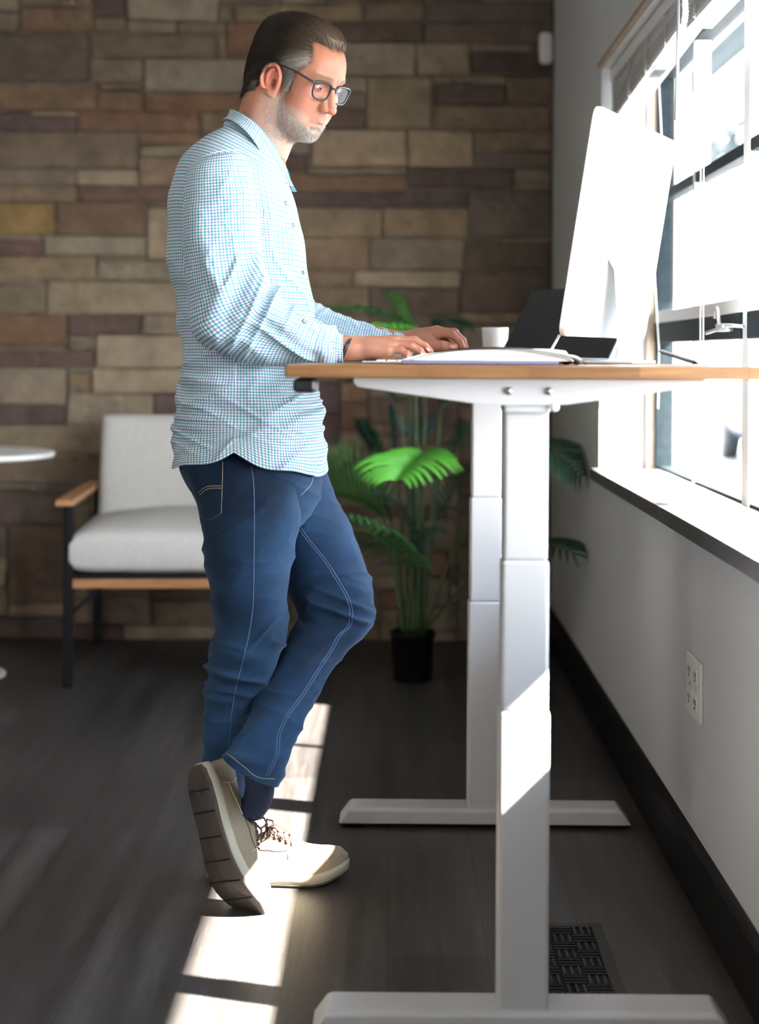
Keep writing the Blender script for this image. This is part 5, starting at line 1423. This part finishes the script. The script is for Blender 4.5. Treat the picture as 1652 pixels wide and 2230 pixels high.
def strip_mesh(name, tops, bots, n, m_, parent, thick=.0015, curve=.0):
    T, B = catmull(tops, n), catmull(bots, n); k = 8; S = np.linspace(0, 1, k)[:, None, None]
    Gs = T[None]*(1-S)+B[None]*S
    L = np.r_[0, np.cumsum(np.linalg.norm(np.diff((T+B)/2, axis=0), axis=1))]; U = np.tile(L, (k, 1)); V = np.tile(np.linspace(0, .04, k)[:, None], (1, n))
    if curve:
        nn = np.cross(np.gradient(Gs, axis=1), np.gradient(Gs, axis=0)); nn /= np.linalg.norm(nn, axis=2, keepdims=True)+1e-9; Gs = Gs+nn*curve*np.sin(np.pi*S)
    o = grid_mesh(name, Gs, m_, parent, False, (U, V)); s = o.modifiers.new('thick', 'SOLIDIFY'); s.thickness = thick; s.offset = 0; return o
def mirrored(near): 
    out = [list(P(*q)) for q in near]; far = [[v[0], 2*3.28-v[1], v[2]] for v in out]
    return far[::-1][:-1]+out if abs(out[0][1]-3.28) < 1e-6 else far[::-1]+out
ct = mirrored([(501, 240, 3.28), (512, 240, 3.235), (529, 249, 3.205), (556, 268, 3.192), (584, 299, 3.200), (605, 331, 3.225), (617, 356, 3.246), (624, 368, 3.255)])
cb = mirrored([(487, 263, 3.28), (497, 259, 3.215), (519, 271, 3.178), (548, 300, 3.162), (571, 337, 3.172), (589, 372, 3.195), (610, 398, 3.215), (638, 405, 3.225)])
col_o = strip_mesh('collar', ct, cb, 120, M_ging, shirt, .0022, .003)
ct = mirrored([(503, 242, 3.28), (514, 243, 3.237), (531, 253, 3.208), (558, 273, 3.197), (585, 304, 3.204), (604, 336, 3.228), (612, 350, 3.245)])
cb = mirrored([(486, 274, 3.28), (500, 280, 3.225), (520, 296, 3.192), (548, 322, 3.178), (575, 355, 3.190), (600, 388, 3.215), (618, 410, 3.240)])
strip_mesh('collar_stand', ct, cb, 120, M_ging, shirt, .0015)
def cuff(secs, n):
    G, UV, N = pair_loft(secs, 90, 24, None, 2.1); o = grid_mesh('cuff', G, M_ging, shirt, True, UV); s = o.modifiers.new('thick', 'SOLIDIFY'); s.thickness = .003; s.offset = 0
cuff([(690, 790, 697, 708, 3.117, .043), (715, 790, 720, 717, 3.124, .038), (747, 789.5, 746, 731, 3.133, .0335)], 0)
cuff([(850, 780, 856, 720, 3.445, .036), (880, 778, 882, 726, 3.438, .033), (899, 776, 899, 729, 3.434, .031)], 0)
tr_shirt = bvh(shirt)
M_button = mat('shirt_button', (.09, .10, .12), .3); M_thread = mat('shirt_seam_thread', (.62, .72, .74), .8)
for x, y in ((621, 443), (636, 491), (657, 594), (661, 700)):
    h = cast(tr_shirt, x, y, .001)
    if h is None: continue
    m = MB(); m.lathe([(.0001, 0), (.0040, 0), (.0045, .0012), (.0030, .0018), (.0001, .0015)], 16); o = m.build('button', M_button, shirt, smooth=True)
    o.location = h; o.rotation_euler = Vector((.6, -.8, .1)).to_track_quat('Z', 'Y').to_euler()
def seam(tree, px, r, off, name, m_, parent, n=6, step=4, dash=None):
    pts = [cast(tree, x, y, off) for x, y in dense(px, step)]; pts = [p for p in pts if p is not None]
    m = MB(); run = []
    for p in pts:
        if run and (p-run[-1]).length > .03:
            if len(run) > 2: m.tube(run, r, n)
            run = []
        run.append(p)
    if len(run) > 2: m.tube(run, r, n)
    if not m.v: return None
    return m.build(name, m_, parent, smooth=True)
for px in ([(512, 790), (512, 880), (512, 975)], [(428, 348), (470, 332), (515, 328), (560, 345)], [(518, 330), (545, 370), (556, 420), (562, 470), (556, 520)],
           [(674, 776), (682, 745), (690, 700)]):
    seam(tr_shirt, px, .0011, .0004, 'seam', M_thread, shirt)
# chest pocket
pk = [cast(tr_shirt, x, y, .0014) for x, y in ((575, 455), (612, 462), (606, 520), (573, 512))]
if all(p is not None for p in pk):
    m = MB(); m.tube(pk+[pk[0]], .0009, 6); m.build('pocket_edge', M_thread, shirt, smooth=True)

# --- jeans
def leg_disp(seed, k0, k1):
    def f(th, t, G):
        kn = gauss(t, k0, k1)
        d = fold(G, (7, 4, 34), (8, 6, 3), .0095, seed, 2.0)*(.18+1.0*kn)+fold(G, (-14, 5, 24), (4, 4, 6), .008, seed+2, 2.4)*.8
        d = d+fold(G, (5, 5, 40), (10, 5, 2), .007, seed+4, 2)*sstep(.86, .97, t)
        return (d-.004)*sstep(0, .06, t)
    return f
pel = [(395, 975, 690, 975, 3.28, .150), (392, 1012, 695, 1012, 3.28, .156), (405, 1048, 700, 1048, 3.28, .155), (426, 1082, 700, 1080, 3.285, .142), (442, 1115, 680, 1115, 3.29, .115), (475, 1150, 650, 1150, 3.29, .070)]
G, UV, N = pair_loft(pel, 200, 90, lambda th, t, G: fold(G, (5, 5, 20), (6, 5, 5), .005, 3)-.004, 2.3); jp = grid_mesh('p', G, M_denim, None, True, UV)
nl = [(393, 985, 672, 985, 3.212, .082), (404, 1035, 668, 1032, 3.208, .088), (424, 1080, 660, 1080, 3.203, .091), (436, 1130, 652, 1130, 3.198, .089), (445, 1200, 641, 1195, 3.200, .086), (452, 1250, 633, 1248, 3.203, .081), (459, 1300, 627, 1298, 3.207, .077),
      (464, 1345, 627, 1338, 3.212, .074), (464, 1388, 619, 1382, 3.217, .072), (457, 1428, 607, 1418, 3.223, .071), (452, 1472, 592, 1468, 3.232, .067), (446, 1530, 568, 1530, 3.247, .061), (443, 1590, 552, 1590, 3.262, .057),
      (443, 1650, 540, 1650, 3.276, .055), (447, 1720, 535, 1720, 3.288, .054), (450, 1780, 538, 1780, 3.295, .055), (452, 1842, 545, 1842, 3.298, .057)]
G, UV, N = pair_loft(nl, 180, 300, leg_disp(21, .52, .09), 2.15); jn = grid_mesh('n', G, M_denim, None, True, UV)
fl = [(540, 1000, 704, 1000, 3.362, .078), (572, 1065, 716, 1045, 3.365, .080), (596, 1140, 746, 1108, 3.365, .086), (612, 1210, 772, 1172, 3.362, .084), (624, 1262, 793, 1228, 3.358, .079), (636, 1304, 806, 1285, 3.352, .075), (648, 1326, 806, 1338, 3.345, .071),
      (652, 1342, 790, 1382, 3.335, .068), (644, 1362, 762, 1412, 3.315, .066), (624, 1396, 738, 1438, 3.290, .064), (600, 1442, 716, 1470, 3.255, .062), (572, 1495, 692, 1510, 3.215, .060), (543, 1552, 668, 1556, 3.175, .058),
      (518, 1602, 648, 1602, 3.145, .056), (500, 1636, 626, 1650, 3.125, .054), (491, 1650, 601, 1708, 3.118, .052)]
G, UV, N = pair_loft(fl, 180, 300, leg_disp(33, .47, .10), 2.15); jf = grid_mesh('f', G, M_denim, None, True, UV)
tr_n, tr_f, tr_p = bvh(jn), bvh(jf), bvh(jp)
jeans = join_objs('jeans', [jp, jn, jf], person); jeans['label'] = 'blue denim jeans'
so = jeans.modifiers.new('thick', 'SOLIDIFY'); so.thickness = .0018; so.offset = 0
M_lt = mat('pale_denim_seam', (.06, .11, .20), .9); M_st = mat('tan_stitching', (.38, .30, .22), .8)
tr_j = bvh(jeans)
seam(tr_j, [(547, 1015), (552, 1060), (553, 1150), (552, 1240), (550, 1320), (541, 1385), (528, 1440), (513, 1500), (503, 1560), (498, 1630)], .0013, .0006, 'outseam', M_lt, jeans)
for dx in (0, 6):
    seam(tr_f, [(648+dx, 1148), (672+dx, 1182), (700+dx, 1215), (728+dx, 1258), (752+dx, 1300), (761+dx, 1330), (757+dx, 1362), (735+dx, 1385), (718+dx, 1415), (690+dx, 1458), (658+dx, 1510), (622+dx, 1560), (604+dx, 1600), (600+dx, 1640), (578+dx, 1690)], .0012, .0007, 'inseam', M_lt, jeans)
seam(tr_j, [(485, 1005), (484, 1060), (482, 1118)], .0008, .0006, 'stitching', M_st, jeans, step=3)
seam(tr_j, [(433, 1072), (450, 1060), (482, 1058)], .0008, .0006, 'stitching', M_st, jeans, step=3)
seam(tr_j, [(435, 1078), (452, 1065), (482, 1063)], .0008, .0006, 'stitching', M_st, jeans, step=3)
seam(tr_j, [(440, 1125), (455, 1132), (482, 1118)], .0007, .0006, 'stitching', M_lt, jeans, step=3)
seam(tr_j, [(683, 1030), (676, 1055), (655, 1078)], .0008, .0006, 'stitching', M_st, jeans, step=3)
seam(tr_f, [(493, 1640), (530, 1668), (560, 1692), (598, 1696)], .0008, .0006, 'stitching', M_st, jeans, step=3)
M_sock = mat('navy_sock', (.008, .018, .05), .95, bump=.3, bscale=400, bdist=.001)
G, UV, N = pair_loft([(525, 1660, 594, 1690, 3.135, .032), (533, 1700, 597, 1722, 3.155, .030), (528, 1738, 590, 1752, 3.170, .028), (505, 1765, 572, 1780, 3.175, .026)], 48, 20); grid_mesh('sock', G, M_sock, person, True)
G, UV, N = pair_loft([(455, 1730, 530, 1730, 3.29, .038), (452, 1800, 535, 1800, 3.295, .038), (450, 1850, 540, 1850, 3.30, .036)], 48, 20); grid_mesh('sock', G, M_sock, person, True)

# --- shoes
M_suede = mat('beige_nubuck', (.27, .215, .145), .85, var=.06, vscale=90, bump=.35, bscale=900, bdist=.0006)
M_mid = mat('cream_midsole', (.42, .385, .30), .6); M_out = mat('brown_outsole', (.060, .048, .040), .7); M_lace = mat('brown_lace', (.11, .060, .050), .8); M_thr = mat('cream_thread', (.62, .56, .46), .8)
SW = ([0, .03, .10, .22, .36, .50, .64, .76, .87, .95, .985, 1.0], [.010, .024, .0345, .0375, .0360, .0395, .0465, .0500, .0450, .0300, .0170, .006])
SL = .305
def sw(s): return np.interp(s, *SW)
def sh(s): return np.interp(s, [0, .03, .08, .20, .34, .44, .56, .70, .84, .94, 1.0], [.050, .064, .070, .064, .072, .080, .067, .050, .040, .030, .012])
def cen(s, side): return side*.010*np.sin(np.pi*np.clip((s-.25)/.75, 0, 1)*.5)**2-side*.004
def spring(s): return .020*sstep(.70, 1.05, s)**1.3+.005*sstep(.08, 0, s)
def upper_pt(s, ph, side, off=0):
    w, h = sw(s)-.002+off, sh(s)+off
    x = w*np.sign(np.cos(ph))*np.abs(np.cos(ph))**.72; z = h*np.abs(np.sin(ph))**(.80)
    x = x*(1-.34*(np.abs(np.sin(ph))**1.6)*sstep(.62, .3, s)-.10*np.sin(ph))
    return np.stack([s*SL+0*x, cen(s, side)+x, spring(s)+.024+z*1.0], -1)
def make_shoe(side, label):
    r = empty('shoe', (0, 0, 0), parent=person); r['label'] = label
    n, m = 90, 56; s = (1-np.cos(np.linspace(0, np.pi, n)))/2; ph = np.linspace(0, np.pi, m)
    G = upper_pt(s[:, None]+0*ph[None, :], ph[None, :]+0*s[:, None], side)
    hole = np.exp(-((s[:, None]-.20)/.115)**4)*sstep(.90, .99, np.sin(ph)[None, :]); G[..., 2] -= .030*hole
    u = grid_mesh('upper', G, M_suede, r)
    def sole(name, z0, z1, grow0, grow1, mt, inset=0):
        k = 120; t = np.linspace(0, 2*np.pi, k, endpoint=False); ss = (1-np.cos(t))/2; sg = np.where(np.sin(t) >= 0, 1, -1)
        rings = []
        for z, g in ((z0, -.05), (z0, grow0-.002), (z0+.002, grow0), ((z0+z1)/2, (grow0+grow1)/2+.0008), (z1-.002, grow1), (z1, grow1-.002), (z1, -.05)):
            w = np.maximum(sw(ss)+g, .0003); e = 1+max(g, -.04)/.15
            rings.append(np.stack([(ss-.5)*SL*e+.5*SL, cen(ss, side)+sg*w, z+spring(ss)], -1))
        return grid_mesh(name, np.array(rings), mt, r, closed_u=True)
    sole('midsole', .006, .026, .002, .003, M_mid)
    os_ = sole('outsole', .0, .008, .0005, .0018, M_out)
    m_ = MB()
    for q in (.14, .27, .42, .56, .69, .82):
        w = sw(q)-.003; m_.box((q*SL-.0012, float(cen(q, side))-w, -.0009+float(spring(q))), (q*SL+.0012, float(cen(q, side))+w, .0012+float(spring(q))))
    m_.build('tread_groove', M_black, os_)
    def line(fn, rad, mt, name, n_=40, off=.0006):
        pts = [Vector(upper_pt(np.array(a_), np.array(b_), side, off)) for a_, b_ in [fn(i/(n_-1)) for i in range(n_)]]
        q = MB(); q.tube(pts, rad, 6); q.build(name, mt, r, smooth=True)
    for f in (0, 1):
        P0 = (lambda p: p) if f == 0 else (lambda p: np.pi-p)
        line(lambda t: (.14+.23*t, P0(.30+.30*t+.0*t)), .0008, M_thr, 'stitching')
        line(lambda t: (.36+.22*t**1.0, P0(.62-.22*math.sin(t*2.4)+.30*t)), .0010, M_lace, 'panel_edge')
        line(lambda t: (.13+.02*math.sin(t*3), P0(.10+.9*t)), .0008, M_thr, 'stitching')
        line(lambda t: (.58, P0(.42+.75*t)), .0008, M_thr, 'stitching')
        line(lambda t: (.34+.25*t, P0(1.02+.18*t)), .0012, M_suede, 'eyestay_edge', off=.0012)
    for k in range(5):
        s0 = .40+.042*k
        line(lambda t: (s0+.018*math.sin(math.pi*t), 1.02+(np.pi-2.04)*t), .0019, M_lace, 'lace', 16, .0028)
        line(lambda t: (s0+.042*t, 1.02+(np.pi-2.04)*t), .0019, M_lace, 'lace', 16, .0042)
    c0 = Vector(upper_pt(np.array(.41), np.array(np.pi/2), side, .006))
    for sd in (1, -1):
        q = MB(); q.tube([c0, c0+Vector((.0, sd*.018, .014)), c0+Vector((.012, sd*.034, .006)), c0+Vector((.016, sd*.022, -.004)), c0+Vector((.002, 0, .001))], .0018, 8)
        q.tube([c0, c0+Vector((.02, sd*.012, .006)), c0+Vector((.045, sd*.022, -.010))], .0018, 8); q.build('lace_bow', M_lace, r, smooth=True)
    q = MB(); tng = [Vector(upper_pt(np.array(.33+.0*i), np.array(1.25+i*.16), side, .002))+Vector((0, 0, .010)) for i in range(5)]
    return r
def place(r, o, l, h, sc=(1, 1)):
    l = Vector(l).normalized(); h = Vector(h); h = (h-l*h.dot(l)).normalized(); w = h.cross(l); l = l*sc[0]; w = w*sc[1]
    r.matrix_local = Matrix(((l.x, w.x, h.x, o[0]), (l.y, w.y, h.y, o[1]), (l.z, w.z, h.z, o[2]), (0, 0, 0, 1)))
s1 = make_shoe(1, 'beige nubuck shoe flat on the floor'); place(s1, (-.368, 3.300, .001), (1, .0, 0), (0, 0, 1), (.935, 1))
s2 = make_shoe(-1, 'beige nubuck shoe balanced on its toe, dark sole showing')
def flex(root, xb, ang, span):
    """bend the shoe at the ball of the foot"""
    xs = np.linspace(-.05, .36, 400); a_ = ang*sstep(xb-span/2, xb+span/2, xs); dx = xs[1]-xs[0]
    cx = xs[0]+np.r_[0, np.cumsum(np.cos(a_[:-1])*dx)]; cz = np.r_[0, np.cumsum(np.sin(a_[:-1])*dx)]
    for ch in list(root.children)+[g for c_ in root.children for g in c_.children]:
        n = len(ch.data.vertices); v = np.empty(n*3, np.float32); ch.data.vertices.foreach_get('co', v); v = v.reshape(-1, 3)
        A_ = np.interp(v[:, 0], xs, a_); X_ = np.interp(v[:, 0], xs, cx); Z_ = np.interp(v[:, 0], xs, cz)
        v2 = np.stack([X_-np.sin(A_)*v[:, 2], v[:, 1], Z_+np.cos(A_)*v[:, 2]], -1); ch.data.vertices.foreach_set('co', v2.astype(np.float32).ravel()); ch.data.update()
flex(s2, .195, math.radians(21), .10)
hb, bb = Vector(P(424, 1670, 3.135)), Vector(P(474, 1880, 3.105))
place(s2, hb, (bb-hb).normalized(), (.66, .72, .20), (1.07, 1.04))

# --- bracelet
c = Vector(P(751, 762, 3.133)); A = (Vector(P(762, 738, 3.133))-Vector(P(741, 788, 3.133)))/2*1.02; B = Vector((0, .030, 0))
pts = [c+A*math.cos(2*math.pi*i/48)+B*math.sin(2*math.pi*i/48) for i in range(50)]
m = MB(); m.tube(pts, .0026, 8, cap=False); m.tube([p+Vector((.0035, 0, .001)) for p in pts], .0020, 8, cap=False)
M_brace = mat('dark_leather_bracelet', (.035, .018, .030), .35)
br = m.build('bracelet', M_brace, person, smooth=True)
m = MB(); top = c+A
for k in range(5): m.lathe([(.0002, -.003), (.0032, -.0015), (.0036, 0), (.0032, .0015), (.0002, .003)], 10, top+Vector((-.007+.004*k, -.003, -.001+.002*(k % 2))))
m.build('bead', M_brace, br, smooth=True)
